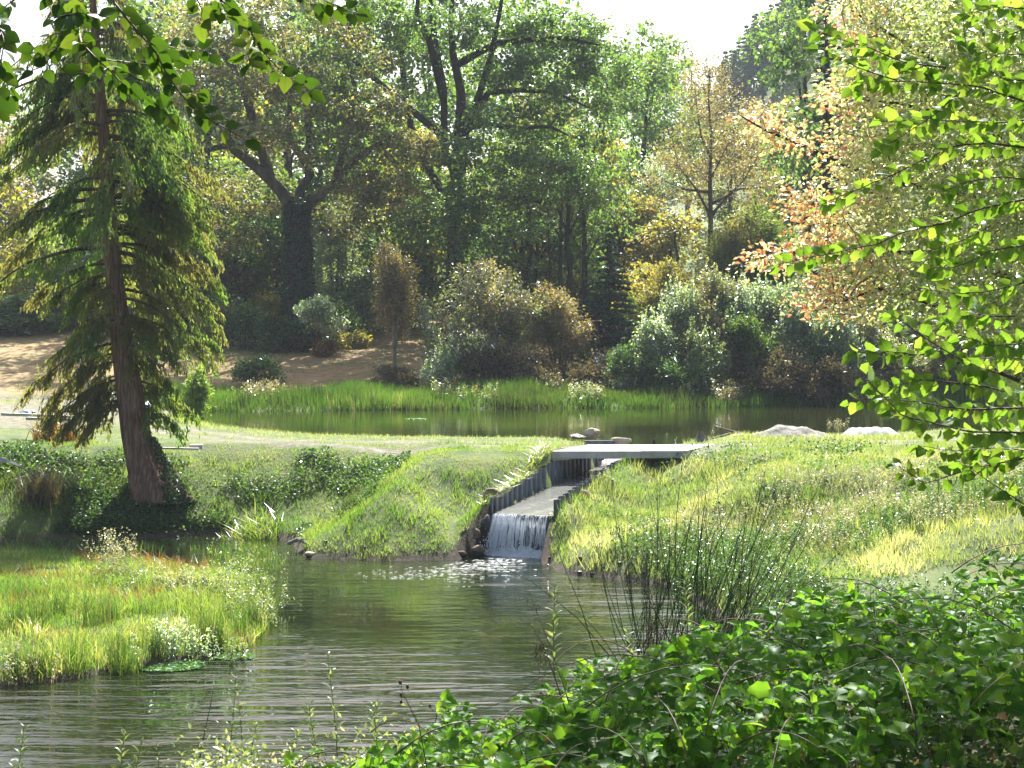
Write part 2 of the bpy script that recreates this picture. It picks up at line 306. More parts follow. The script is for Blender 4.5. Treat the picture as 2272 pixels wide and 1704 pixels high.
def height(x, y, parts=False):
    x = np.asarray(x, float); y = np.asarray(y, float)
    d1 = polydist(x, y, LP); d2 = polydist(x, y, UP)
    nz = vn(x, y, 2.2, 3, 4)-.5
    # far side: dam, meadow, hillside
    far = 2.36+.10*nz+np.clip(y-80, 0, 30)*.105+np.clip(y-110, 0, 90)*.16+np.clip(y-200, 0, 1e3)*.05
    far = far+sm(250, 340, y)*sm(20, 70, x-(y-300)*.06)*46
    ra = np.array([-1.2, 49.3]); rb_ = np.array([-5.0, 42.1]); rd_ = (rb_-ra)/np.linalg.norm(rb_-ra); al = (x-ra[0])*rd_[0]+(y-ra[1])*rd_[1]; sl = (x-ra[0])*rd_[1]-(y-ra[1])*rd_[0]
    gul = (-.34*np.exp(-((sl-1.9)/1.2)**2)+.0*sl)*sm(-.6, 1.5, al)*sm(8.2, 5.5, al)
    far = far+sm(60, 110, y)*vn(x, y, 9, 11, 2)*.5
    far = far+sm(8, 30, x)*sm(40, 60, y)*(.3+.0*x)
    Ls = np.interp(x, [-20, -6, -1, 1, 4, 8, 20], [4.6, 4.0, 4.6, 4.5, 7.5, 9.0, 10.0])
    u = np.clip(d1/Ls, 0, 1)
    prof = np.where(x > 1.2, np.interp(u, [0, .05, .16, .45, .62, .85, 1], [0, .10, .26, .38, .62, .95, 1]), np.interp(u, [0, .06, .3, .8, 1], [0, .10, .36, .88, 1]))
    farbank = prof*far+nz*.45*np.sin(np.pi*np.clip(u*1.05, 0, 1))
    farbank = np.where(d1 > 0, np.maximum(farbank+gul*sm(.2, 1.2, d1), .05), farbank)
    # peninsula
    isl = .08+.26*sm(0, 2.4, d1)+nz*.25*sm(.2, 1.5, d1)
    # near bank under the camera
    top = np.interp(y, [-60, 0, 6, 9, 12, 15, 19], [4.3, 4.2, 3.6, 3.3, 3.2, 1.9, .3])+np.interp(x, [-4, -1.5, 1, 3, 8], [-.8, -.2, 0, .15, .5])*sm(2, 7, y)*(1-sm(14, 18, y))-sm(8.5, 11.5, y)*1.8*sm(1.4, -.2, x)
    near = np.minimum(np.maximum(top, .05), 6)+nz*.2
    near = near*sm(0, 2.0, d1)+.02
    isn = y < 24.0
    ispen = (~isn) & (y < 43.0) & (x < -2.0) & (polydist(x, y, [(-60, 24), (-7, 24), (-2, 31), (-4.2, 40), (-6.3, 40.8), (-6.3, 44.2), (-60, 45)]) < 0)
    farbank = farbank+(x > 1.4)*(d1 > .6)*sm(.6, 2.5, d1)*(vn(x, y, 1.7, 90, 3)-.5)*.55*sm(2.5, 1.9, farbank)
    h = np.where(isn, near, np.where(ispen, isl, farbank))
    h = np.where((x > 10) & (y >= 20) & (y < 27), near*sm(27, 22, y)+.5, h)
    # ponds
    b = 2.05-.7*sm(0, 2.0, -d2)-.04
    edge = 2.09+(h-2.09)*sm(0, 1.6, d2)
    h = np.where(d2 < 0, b, np.where((y > 48) & (d2 < 1.6), np.maximum(edge, 2.10+.1*sm(0, .5, d2)), h))
    h = np.where(d1 < 0, -1.0*sm(0, 1.5, -d1)-.05, h)
    # channel through the dam, with the ground held up beside its walls
    t, s = chan(x, y); wt = np.interp(t, [-2.4, -1.0, 0, 5, 6], [-.1, .75, 1.42, 2.16, 2.3]); ad = np.abs(s)-CHW
    on = (t > -2.4) & (t < 10.2)
    up = np.maximum(h, wt-.18-np.maximum(ad-.2, 0)*.55)
    up = up+sm(4.6, 5.2, t)*sm(8.8, 8.4, t)*(np.minimum(2.09, up)-up)*(ad < 1.8)*(s < 4.9)
    h = np.where(on & (ad > 0) & (d1 > 0) & (t < 8.6), np.where(ad < 4.0, np.maximum(h, up*sm(4.0, 3.0, ad)), h), h)
    h = np.where((t > .12) & (t < 9.9) & (ad < .12), chz(t)-.25, h)
    if not parts: return h
    # zones: dirt, litter, mud
    dirt = track(x, y)*(.45+.9*(vn(x, y, .8, 21, 3)))
    dirt = np.clip(np.maximum(dirt, sm(.68, .8, vn(x, y, 3, 31, 3))*.3*(y > 40)*(y < 60)), 0, 1)
    dirt = np.where((x < -15) & (y > 58) & (y < 84), np.clip(.35+vn(x, y, 3, 41, 3)*.8, 0, 1), dirt)
    litter = sm(80.5, 83, y)*(1-sm(112, 120, y))*np.clip(.75+nz, 0, 1)
    mud = np.maximum((1-sm(.05, .32, np.abs(d1)))*(y > 23), (1-sm(.0, .25, np.abs(d2))))
    mud = np.maximum(mud, (d1 < 0)*1.0)
    mud = np.maximum(mud, (y < 22)*.75)
    return h, np.stack([dirt, litter, mud, np.ones_like(dirt)], -1)
TRK = [G(px, py-7, 2.38) for px, py in ((1240, 992), (1100, 991), (950, 990), (800, 989), (650, 986), (520, 978), (420, 966), (330, 952), (200, 925), (60, 895), (-100, 880))]
TRK2 = [(5.6, 48.7), (9, 49.5), (14, 51), (22, 53)]
def track(x, y):
    d = np.full(np.shape(x), 1e9)
    for pl in (TRK, TRK2):
        for (ax, ay), (bx, by) in zip(pl[:-1], pl[1:]):
            ex, ey = bx-ax, by-ay; t = np.clip(((x-ax)*ex+(y-ay)*ey)/(ex*ex+ey*ey), 0, 1); d = np.minimum(d, np.hypot(x-ax-t*ex, y-ay-t*ey))
    return .9*np.exp(-((d-.65)/.30)**2)+.22*np.exp(-(d/1.1)**2)
def gz(x, y): return float(height(np.array([x]), np.array([y]))[0])
def PG(px, Y): x = (px-1136)*Y/F; return Vector((x, Y, gz(x, Y)))

def sheet(name, xs, ys, zf, mat, kind='structure', smooth=True, zone=False):
    X, Y = np.meshgrid(xs, ys); r = zf(X.ravel(), Y.ravel()); z, zn = r if zone else (r, None)
    V = np.stack([X.ravel(), Y.ravel(), z], -1); nx, ny = len(xs), len(ys)
    i = (np.arange(ny-1)[:, None]*nx+np.arange(nx-1)[None, :]).ravel()
    o = mk(name, V, np.stack([i, i+1, i+nx+1, i+nx], -1), mat, smooth=smooth, zone=zn)
    o['kind'] = kind; return o
xs = np.concatenate([np.linspace(-400, -60, 18), np.arange(-56, -24, 1.2), np.arange(-24, 18, .24), np.arange(18, 60, 1.4), np.linspace(64, 420, 22)])
ys = np.concatenate([np.linspace(-80, 0, 12), np.arange(1, 22, .45), np.arange(22, 60, .24), np.arange(60, 112, .7), np.arange(112, 200, 3), np.linspace(204, 900, 60)])
sheet('ground', xs, ys, lambda x, y: height(x, y, True), M['ground'], zone=True)
def pondsheet(name, poly, z, mat, grow):
    # one flat water surface, cut along the shore (a little inside the bank)
    xs_ = np.array([p[0] for p in poly]); ys_ = np.array([p[1] for p in poly])
    X = np.arange(xs_.min()-grow, xs_.max()+grow, .5); Y = np.arange(ys_.min()-grow, ys_.max()+grow, .5)
    gx, gy = np.meshgrid(X, Y); d = polydist(gx, gy, poly); nx = len(X)
    ok = np.minimum.reduce([d[:-1, :-1], d[1:, :-1], d[:-1, 1:], d[1:, 1:]]) < grow
    i = (np.arange(len(Y)-1)[:, None]*nx+np.arange(nx-1)[None, :])[ok]
    f = np.stack([i, i+1, i+nx+1, i+nx], -1); u, inv = np.unique(f, return_inverse=True)
    V = np.stack([gx.ravel(), gy.ravel(), np.full(gx.size, z)], -1)[u]
    return V, inv.reshape(-1, 4)
V, f = pondsheet('lower_pond', LP, 0.0, None, .7); o = mk('lower_pond_water', V, f, M['pond1']); o['kind'] = 'structure'
V, f = pondsheet('upper_pond', UP, 2.05, None, .5); t_, s_ = chan(V[:, 0], V[:, 1])
o = mk('upper_pond_water', V, f[(t_[f].min(1) > 9.3)], M['pond2']); o['kind'] = 'structure'
HAZE = 0.00027
# ------------------------------------------------------------------ channel, weir, slab bridge
def chp(t, s, z): q = CH0+CHD*t+CHN*s; return (q[0], q[1], z)
# stream surface
ts = np.linspace(-.03, 9.6, 60); ss = np.linspace(-CHW, CHW, 15)
V = []; 
for t in ts:
    for s in ss: V.append(chp(t, s, float(chz(t))+.012*math.sin(9*s+t*5)*math.sin(t*7.0+s)+.02*rng.random()*(t > .1)))
nx = len(ss); i = (np.arange(len(ts)-1)[:, None]*nx+np.arange(nx-1)[None, :]).ravel()
o = mk('stream_water', V, np.stack([i, i+1, i+nx+1, i+nx], -1), M['stream'], smooth=True); o['kind'] = 'structure'
# sheet pile walls: every corrugation is one pile
def pile_wall(side, label):
    w = empty('sheet_pile_wall', chp(0, side*CHW, 1.0), label, 'retaining wall', 'sheet pile walls of the stream channel')
    n = 26; L = 9.4/n
    for k in range(n):
        t0 = -.06+k*L; prof = [(0, 0), (.22, 0), (.36, .10), (.70, .10), (.84, 0), (1.0, 0)]
        z0 = float(chz(t0+L/2))-.45; z1 = float(np.interp(t0+L/2, [0, 4.6, 5, 6], [1.46, 2.06, 2.09, 2.09]))+random.uniform(-.012, .008)
        if t0 > 7.9: z1 = 2.20
        vs = []; 
        for z in (z0, z1):
            for (a, b) in prof: vs.append(chp(t0+a*L, side*(CHW+.02+b), z))
            for (a, b) in reversed(prof): vs.append(chp(t0+a*L, side*(CHW+.032+b), z))
        m = len(prof)*2; fs = [(j, (j+1) % m, m+(j+1) % m, m+j) for j in range(m)]
        tops = [(m+j, m+j+1, m+m-2-j, m+m-1-j) for j in range(len(prof)-1)]
        mk('sheet_pile', vs, np.array(fs+tops), M['steel'], w)
pile_wall(-1, 'corrugated dark steel retaining wall on the open grassy side of the stream channel')
pile_wall(1, 'corrugated steel retaining wall hidden behind the sunlit bank with the tan stone')
g = Geo(); g.box(chp(.05, 0, .42), (1.95, .16, 1.10), math.atan2(-CHD[0], CHD[1]))
for k in range(60):
    t, s, z = -.04, random.uniform(-.9, .95), random.uniform(.05, .9)
    g.box(chp(-.06, s, z), (random.uniform(.1, .3), .08, random.uniform(.05, .16)), math.atan2(-CHD[0], CHD[1])+random.uniform(-.2, .2), tilt=(random.uniform(-.2, .2), random.uniform(-.2, .2)))
tag(g.build('weir_wall', M['weir']), 'wet dark stone weir wall behind the waterfall', 'weir')
# slab
sl = empty('slab_bridge', (3.3, 48.6, 2.2), 'pale concrete slab bridge laid flat across the stream channel', 'bridge')
rotz = -.0
g = Geo(); a0 = np.array([1.13, 47.35]); wv = np.array([3.95, .12]); dv = np.array([1.22, 2.75])
def slabprism(a, wv, dv, z0, z1, inset=0):
    q = [a, a+wv, a+wv+dv, a+dv]; return [(p[0], p[1], z0) for p in q]+[(p[0], p[1], z1) for p in q], np.array([(0,3,2,1),(4,5,6,7),(0,1,5,4),(1,2,6,5),(2,3,7,6),(3,0,4,7)])
for (u0_, u1_, dz_) in ((0, .335, 0), (.337, .668, -.004), (.67, 1.0, .003)):
    V, f = slabprism(a0+wv*u0_, wv*(u1_-u0_), dv, 2.115+dz_, 2.335+dz_); ob = mk('deck_panel', V, f, M['concrete'], sl)
    bv = ob.modifiers.new('edge', 'BEVEL'); bv.width = .014; bv.segments = 2
V, f = slabprism(a0+np.array([-.42, -.02]), np.array([.9, 0]), np.array([.5, .7]), 2.07, 2.112); mk('bearing_pad', V, f, M['stone_pale'], sl)
# waterfall
wf = empty('waterfall', chp(0, 0, 0), 'white waterfall curtain dropping from the weir into the lower pond', 'waterfall')
def fall(s, k, w, off=0.0, z_end=0.0, reach=.30):
    g_ = []
    for j in range(k):
        u = j/(k-1); z = 1.05-(1.05-z_end)*u**1.35; t = -.05-off-reach*u**.55; s = s-(.10*u*u if s < -.3 else 0)/8
        g_.append(chp(t, s+w*.5*math.sin(u*3+s*9)*.2, z))
    return g_
m, n, l = newmat('falling_water')
tcn = n.new('ShaderNodeNewGeometry'); mp = n.new('ShaderNodeMapping'); mp.inputs['Scale'].default_value = (11, 4, 1.7); l.new(tcn.outputs['Position'], mp.inputs[0])
fm = ramp(n, l, noise(n, l, 1.5, 5, mp.outputs[0], .7), [(.44, 0.0), (.64, .9)])
db = n.new('ShaderNodeBsdfPrincipled'); db.inputs['Base Color'].default_value = (.80, .84, .88, 1); db.inputs['Roughness'].default_value = .35; db.inputs['Subsurface Weight'].default_value = 0
tl = n.new('ShaderNodeBsdfTranslucent'); tl.inputs[0].default_value = (.8, .84, .88, 1)
ms = n.new('ShaderNodeMixShader'); ms.inputs[0].default_value = .4; l.new(db.outputs[0], ms.inputs[1]); l.new(tl.outputs[0], ms.inputs[2])
tp = n.new('ShaderNodeBsdfTransparent'); m2 = n.new('ShaderNodeMixShader'); l.new(fm, m2.inputs[0]); l.new(tp.outputs[0], m2.inputs[1]); l.new(ms.outputs[0], m2.inputs[2])
out = n.new('ShaderNodeOutputMaterial'); l.new(m2.outputs[0], out.inputs[0]); M['fall'] = m
m, n, l = newmat('white_foam')
db = n.new('ShaderNodeBsdfPrincipled'); db.inputs['Base Color'].default_value = (.85, .88, .9, 1); db.inputs['Roughness'].default_value = .4
tl = n.new('ShaderNodeBsdfTranslucent'); tl.inputs[0].default_value = (.85, .88, .9, 1)
ms = n.new('ShaderNodeMixShader'); ms.inputs[0].default_value = .4; l.new(db.outputs[0], ms.inputs[1]); l.new(tl.outputs[0], ms.inputs[2])
out = n.new('ShaderNodeOutputMaterial'); l.new(ms.outputs[0], out.inputs[0]); M['foam'] = m
K = 12; cols = np.linspace(-.82, .70, 60); V = []
for s in cols:
    w_ = .03*rng.random()+.02*math.sin(s*23)
    for p in fall(s, K, 0, w_): V.append(p)
i = (np.arange(len(cols)-1)[:, None]*K+np.arange(K-1)[None, :]).ravel()
mk('water_curtain', V, np.stack([i, i+1, i+K+1, i+K], -1), M['fall'], wf, smooth=True)
g = Geo()
rs_ = lambda s: .25+.9*float(vn(np.array([s*3.1]), np.array([.3]), .35, 88, 3)[0])-.35*max(0, s)
for k in range(270):                                   # strands of white water
    s = random.uniform(-.80, .78) if k % 3 else random.uniform(-.8, -.1)
    z_end = random.uniform(0, .5); pts = np.array(fall(s, 9, 0, random.uniform(.01, .07), z_end, random.uniform(.2, .42)))
    a = random.randint(0, 3); pts = pts[a:]
    if rs_(s) < random.random()*.9: continue
    wd = random.uniform(.002, .009)*np.array([.4]+[1]*(len(pts)-2)+[.6]) 
    pts[:, 0] += np.cumsum(np.random.default_rng(k).normal(0, .006, len(pts)))
    g.tube(pts, wd, 4)
for k in range(900):                                   # drops and splash
    s = random.uniform(-1.0, .85); z = abs(random.gauss(0, .15+.1*(s < -.4))); t = -.3-abs(random.gauss(0, .17)); r_ = random.uniform(.005, .016)
    c = np.array(chp(t, s, z)); g.add(c+r_*np.array([(1,0,0),(-1,0,0),(0,1,0),(0,-1,0),(0,0,1.4),(0,0,-1.4)]), np.array([(0,2,4),(2,1,4),(1,3,4),(3,0,4),(2,0,5),(1,2,5),(3,1,5),(0,3,5)]))
o = g.build('white_strands', M['foam'], wf); o['kind'] = 'stuff'
# foam at the foot
xs_ = np.linspace(-1.35, 1.0, 60); ys_ = np.linspace(-.9, .02, 34); V = []
for b_ in ys_:
    for a_ in xs_: V.append((a_, b_))
V = np.array(V); nzf = vn(V[:, 0], V[:, 1], .12, 77, 3); 
hh = .24*np.exp(-((V[:, 1]+.27)/.16)**2)*np.exp(-(V[:, 0]/.85)**4)*nzf*1.6+.055*(nzf-.52)-.09*np.clip(-V[:, 1]-.35, 0, 1)-.10*sm(.75, 1.05, np.abs(V[:, 0]+.1))
Vw = [chp(a_[1], a_[0], h_+.004) for a_, h_ in zip(V, hh)]; nx = len(xs_)
i = (np.arange(len(ys_)-1)[:, None]*nx+np.arange(nx-1)[None, :]).ravel()
o = mk('foam_pool', Vw, np.stack([i, i+1, i+nx+1, i+nx], -1), M['foam'], wf, smooth=True); o['kind'] = 'stuff'
# foam flecks and wavelets drifting from the fall
g = Geo()
for k in range(420):
    u = random.random(); d = .5+u*4.5; a = random.gauss(0, .18)-.25*u
    c = chp(-d, a*d+random.uniform(-.5, .3), .006+.002*(k % 3)); L = random.uniform(.01, .09)*(1.2-u*.6); w_ = L*random.uniform(.08, .2)
    g.add(np.array(c)+np.array([(-L, 0, 0), (-L*.3, -w_, .004), (L, 0, 0), (L*.2, w_, .004)]), np.array([(0, 1, 2, 3)]))
tag(g.build('drifting_foam', M['foam']), kind='stuff')
# ------------------------------------------------------------------ stones and loose things
def rockmesh(seed, sx=1, sy=1, sz=1, sub=2, rough=.3):
    import bmesh
    bm = bmesh.new(); bmesh.ops.create_icosphere(bm, subdivisions=sub, radius=1.0); r_ = random.Random(seed)
    pl = [(Vector((r_.gauss(0,1), r_.gauss(0,1), r_.gauss(0,1))).normalized(), r_.uniform(.55, .9)) for _ in range(9)]
    for v in bm.verts:
        for nrm, dd in pl:
            e = v.co.dot(nrm)
            if e > dd: v.co -= nrm*(e-dd)
        v.co *= 1+r_.uniform(-.05, .05)*rough
        v.co.x *= sx; v.co.y *= sy; v.co.z *= sz
    V = [tuple(v.co) for v in bm.verts]; Fc = np.array([[v.index for v in f.verts] for f in bm.faces]); bm.free(); return np.array(V), Fc
def rock(px, py, Y, r_, label, mat='stone', seed=0, s=(1, 1, .8), rz=0, group=None):
    V, f = rockmesh(seed, s[0]*r_, s[1]*r_, s[2]*r_); o = bpy.data.objects.new('stone', meshdata('stone', V, f, M[mat])); COL.objects.link(o)
    o.location = P(px, py, Y); o.rotation_euler = (0, 0, rz); return tag(o, label, 'stone', group)
rock(1092, 1103, 43.4, .27, 'tan upright stone at the lower end of the steel channel wall', 'stone', 1, (1.1, .8, 1))
rock(1297, 1106, 43.6, .24, 'squared tan stone on the sunlit bank beside the channel water', 'stone', 2, (.75, .8, 1))
rock(1045, 1185, 42.4, .24, 'dark brown boulder on the bank left of the waterfall', 'stone', 3, (1.2, .8, .8))
rock(1058, 1220, 42.0, .18, 'square brown stone at the waterline beside the foam', 'stone', 4, (1.1, 1, .8))
rock(1022, 1226, 41.9, .15, 'low brown stone in the water left of the square stone', 'stone', 5, (1.5, 1, .6))
rock(1080, 1160, 42.5, .2, 'wet dark stone wedged against the left edge of the fall', 'weir', 6, (.8, .8, 1.2))
rock(820, 1238, 41.6, .08, 'small round whitish stone at the foot of the green spur', 'stone_pale', 7)
rock(690, 1230, 42.0, .14, 'pale stone at the tip of the grassy spur', 'stone_pale', 8, (1.3, 1, .7))
rock(1254, 1276, 39.2, .11, 'small grey stone at the muddy waterline right of the fall', 'stone_pale', 9, (1.4, 1, .5))
rock(1222, 1160, 42.35, .2, 'black wet stone at the right edge of the waterfall', 'weir', 10, (.7, .8, 1.4))
rock(1312, 963, 52.6, .30, 'large dark and white stone on the pond edge behind the bridge', 'stone_pale', 11, (1.25, .9, .75))
rock(1280, 969, 52.3, .2, 'low dark stone left of the large stone by the upper pond', 'weir', 12, (1.6, .9, .5))
rock(1640, 968, 53.0, .22, 'flat pale stone between the stump and the sand heap', 'stone_pale', 13, (1.8, 1, .4))
r2 = random.Random(5)
g_lab = 'small brown stones scattered along the muddy waterline'
for k in range(26):
    if k < 20: px, py = r2.uniform(1215, 1560), 0
    else: px, py = r2.uniform(690, 1040), 0
    py = np.interp(px, [690, 1040, 1215, 1250, 1420, 1560], [1237, 1240, 1256, 1271, 1288, 1300])+r2.uniform(-7, 1)
    x, y = G(px, py); V, f = rockmesh(100+k % 6, 1, 1, .7, 1); rr = r2.uniform(.03, .09)
    if k < 6: pass
    me = bpy.data.meshes.get('bankstone%d' % (k % 6)) or meshdata('bankstone%d' % (k % 6), V, f, M['stone' if k % 3 else 'weir'])
    o = bpy.data.objects.new('shore_stone', me); COL.objects.link(o); o.scale = (rr*1.3, rr, rr); o.rotation_euler = (0, 0, r2.uniform(0, 6)); o.location = (x, y, max(gz(x, y), 0)+rr*.2)
    tag(o, 'small brown stone among others in the mud along the lower pond waterline', 'stone', g_lab)
# tan block and dark plate behind the slab, black post
V, f = rockmesh(31, .36, .2, .17, 2); o = mk('stone_block', V+np.array(P(1378, 978, 51.2)), f, M['stone_pale']); tag(o, 'tan stone block at the back corner of the concrete slab', 'stone')
g = Geo(); g.box(P(1330, 985, 51.0), (.95, .08, .22), .1); tag(g.build('wing_wall', M['steel']), 'low dark steel wing wall behind the bridge beside the tan block', 'retaining wall')
g = Geo(); g.tube([P(1451, 992, 51.3), P(1451, 974, 51.3)], .045, 8); tag(g.build('stub_post', M['bark_dark'], smooth=True), 'short black post standing behind the concrete slab', 'post')
# heap of sand, white heap
def heap(name, px, pz, Y, rx, ry, h, mat, label, cat, seed, pw=1.2, flat=1.0):
    n_ = 44; a = np.linspace(-1.25, 1.25, n_); X, Yy = np.meshgrid(a, a); rr = np.sqrt(X**2+Yy**2)
    z = np.clip(1-rr**pw, -.25, 1); z = np.minimum(z, flat); z = z*h+(vn(X*2+seed, Yy*2, .5, seed, 4)-.5)*h*.28*(rr < 1.15)*1.5
    c = P(px, pz, Y)-Vector((0, 0, .07)); V = np.stack([c.x+X.ravel()*rx, c.y+Yy.ravel()*ry, c.z+z.ravel()], -1)
    i = (np.arange(n_-1)[:, None]*n_+np.arange(n_-1)[None, :]).ravel()
    return tag(mk(name, V, np.stack([i, i+1, i+n_+1, i+n_], -1), M[mat], smooth=True), label, cat)
heap('sand_heap', 1754, 972, 53.2, 1.5, 1.25, .56, 'sand', 'grey heap of sand standing on the sunlit bank by the pond', 'sand heap', 51, 1.5, .8)
heap('lime_heap', 1932, 968, 54.0, 1.05, 1.0, .50, 'white', 'bright white heap on the bank right of the grey sand', 'heap', 61, 2.2, .6)
# stump, driftwood, root
st = empty('tree_stump', P(1556, 985, 53.2), 'jagged weathered tree stump at the edge of the upper pond', 'tree stump')
g = Geo(); b0 = P(1556, 988, 53.2)
for k in range(9):
    a = k*.7; h_ = random.uniform(.2, .62)*(1.25 if k in (2, 3) else 1); q = b0+Vector((math.cos(a)*.13, math.sin(a)*.12, 0))
    g.tube([q+Vector((math.cos(a)*.12, 0, -.1)), q+Vector((0, 0, h_*.5)), q+Vector((-.06*math.cos(a)-.05, 0, h_))], [.13, .08, .012], 6)
g.build('trunk', M['wood'], st)
for k, (dx, dz) in enumerate(((.5, .0), (.9, -.05), (-.35, -.03))):
    g = Geo(); g.tube([b0+Vector((0, 0, .08)), b0+Vector((dx*.5, -.1, .12)), b0+Vector((dx, .05, dz))], [.07, .05, .02], 6); g.build('root', M['wood'], st)
g = Geo(); g.tube([P(1585, 946, 53.6), P(1620, 955, 53.4), P(1660, 968, 53.2), P(1690, 970, 53)], [.02, .035, .05, .03], 6); g.tube([P(1575, 975, 53.1), P(1610, 965, 53.2), P(1630, 958, 53.4)], [.03, .04, .02], 6)
tag(g.build('driftwood', M['wood']), 'grey driftwood branch lying between the stump and the flat stone', 'driftwood')
g = Geo(); g.tube([P(657, 1228, 42.6), P(662, 1208, 42.8), P(668, 1196, 42.9), P(684, 1196, 42.7)], [.02, .022, .02, .012], 6); g.tube([P(640, 1205, 43.2), P(662, 1196, 43), P(690, 1212, 42.6)], [.05, .06, .03], 6)
tag(g.build('bare_root', M['wood']), 'pale bare root curling down to the water at the spur tip', 'root')
# planks on the grass right of the conifer
g = Geo(); g.box(P(398, 995, 47.9), (1.15, .16, .05), -.02, tilt=(0, .02)); tag(g.build('plank', M['plank']), 'long pale plank lying on the grass beside the conifer', 'plank')
g = Geo(); g.box(P(436, 991, 48.2), (.38, .3, .13), .05); tag(g.build('wood_block', M['plank']), 'short timber block at the right end of the grass plank', 'timber block')
for (px, py, Y, w_, rz_, lab) in ((70, 921, 52, 1.9, -.05, 'thick pale plank spanning the ditch at far left'), (112, 930, 51.5, 1.5, -.02, 'thin plank below the thick one over the ditch'), (160, 925, 54, 1.4, .12, 'grey plank lying behind the ditch planks on the mud')):
    g = Geo(); g.box(P(px, py, Y), (w_, .26, .09), rz_, tilt=(0, .03)); tag(g.build('plank', M['plank']), lab, 'plank', 'planks over the ditch')
def crumple(name, px, py, Y, sx, sz, mat, label, seed):
    V, f = rockmesh(seed, sx, .25, sz, 3, 3); V[:, 2] += .12*sz*np.sin(V[:, 0]*11+seed); tag(mk(name, V+np.array(P(px, py, Y)), f, M[mat]), label, 'plastic sheet')
crumple('plastic_sheet', 172, 880, 60, .62, .16, 'blue', 'crumpled blue plastic sheet on the mud behind the conifer boughs', 71)
crumple('plastic_sheet', 246, 877, 61, .42, .12, 'whiteplastic', 'crumpled white plastic sheet left of the conifer trunk', 72)
crumple('plastic_sheet', 328, 898, 58, .16, .14, 'whiteplastic', 'small white plastic scrap right of the conifer trunk', 73)
crumple('plastic_sheet', 60, 914, 53, .3, .08, 'blue', 'blue scrap lying on the ditch plank', 74)
# little muddy rill at far left
pts = [(-60, 1025), (0, 1027), (35, 1040), (60, 1062)]
V = []; 
for k, (px, py) in enumerate(pts):
    q = P(px, py, 46.6-k*.25); V += [tuple(q+Vector((0, 0, .18+.0))), tuple(q+Vector((.35, -.25, .02)))]
o = mk('rill_water', V, np.array([(0, 1, 3, 2), (2, 3, 5, 4), (4, 5, 7, 6)]), M['stream']); o['kind'] = 'structure'
# ------------------------------------------------------------------ vegetation generators
RH = (np.array([(0, -.5, 0), (.5, -.05, .10), (0, .5, 0), (-.5, -.05, .10)]), np.array([(0, 1, 2, 3)]))         # small leaf, creased
TRI = (np.array([(-.5, -.5, 0), (.5, -.5, 0), (0, .5, 0)]), np.array([(0, 1, 2)]))
NEEDLE = (np.array([(-.35, -.5, 0), (.35, -.45, .0), (.5, .1, .1), (0, .5, 0), (-.5, .15, -.1)]), np.array([(0, 1, 2, 3, 4)]))
def leafshape(w=.8, n=6, fold=.16, curl=.18, ser=0., heart=0., seed=0):
    r_ = np.random.default_rng(seed); t = np.linspace(0, 1, n)
    wd = np.sin(np.pi*t**(.75))**.8*(1-.25*t)*w*.5; wd[0] = .02; wd[-1] = .0
    V = []; UV = []
    for i in range(n):
        k = 1+ser*(1 if i % 2 else -1)*.5+r_.normal(0, .03)
        y = t[i]-.5; z = -curl*(t[i]-.4)**2
        x = wd[i]*k; dz = fold*x*1.0+r_.normal(0, .008)
        yb = y-(heart*.12 if i == 1 else 0)
        V += [(-x, yb, z+dz), (0, y, z), (x, yb, z+dz)]; UV += [(-1, t[i]), (0, t[i]), (1, t[i])]
    f = []
    for i in range(n-1):
        a = i*3; b = a+3; f += [(a, a+1, b+1, b), (a+1, a+2, b+2, b+1)]
    return np.array(V), np.array(f), np.array(UV)
BEECH = [leafshape(.86, 7, .14, .15, .05, 0, s) for s in range(4)]
LIMEL = [leafshape(.88, 7, .22, .28, .16, 1, 10+s) for s in range(4)]
BRAMB = [leafshape(.80, 7, .35, .42, .24, .6, 20+s) for s in range(5)]
LANCE = [leafshape(.30, 5, .3, .5, 0, 0, 30+s) for s in range(3)]
COPPL = [(np.array([(0, -.5, 0), (w_, -.08, .10), (0, .5, -.06), (-w_, -.08, .10), (0, -.02, 0)]), np.array([(0, 1, 2, 4), (0, 4, 2, 3)])) for w_ in (.34, .29)]
def norm(a): return a/(np.linalg.norm(a, axis=-1, keepdims=True)+1e-9)
def frames(d, nrm):
    d = norm(d); s = norm(np.cross(d, nrm)); nn = np.cross(s, d); return s, d, nn
def scatter(base, C, D, N, size, wid=1.0, v=None):
    """many copies of one small shape merged: C centres, D long axis, N face normal"""
    bv, bf = base[0], base[1]; s, d, nn = frames(D, N); size = np.broadcast_to(size, (len(C),))
    V = C[:, None, :]+size[:, None, None]*(bv[None, :, 0:1]*wid*s[:, None]+bv[None, :, 1:2]*d[:, None]+bv[None, :, 2:3]*nn[:, None])
    k = len(bv); Fs = (bf[None]+(np.arange(len(C))*k)[:, None, None]).reshape(-1, bf.shape[1])
    if v is None: v = rng.random(len(C))
    return V.reshape(-1, 3), Fs, np.repeat(v, k)
def foliage(name, base, C, D, N, size, wid, mat, parent=None, v=None, stuff=True, local=True):
    V, f, a = scatter(base, C, D, N, size, wid, v); uv = None
    if len(base) > 2: uv = np.tile(base[2], (len(C), 1))
    o = mk(name, V, f, mat, parent, attr=a, local=local, uv=uv)
    if stuff: o['kind'] = 'stuff'
    return o
def rdir(n, up=0.0, r=None):
    d = (r or rng).normal(0, 1, (n, 3)); d = norm(d); d[:, 2] += up; return norm(d)

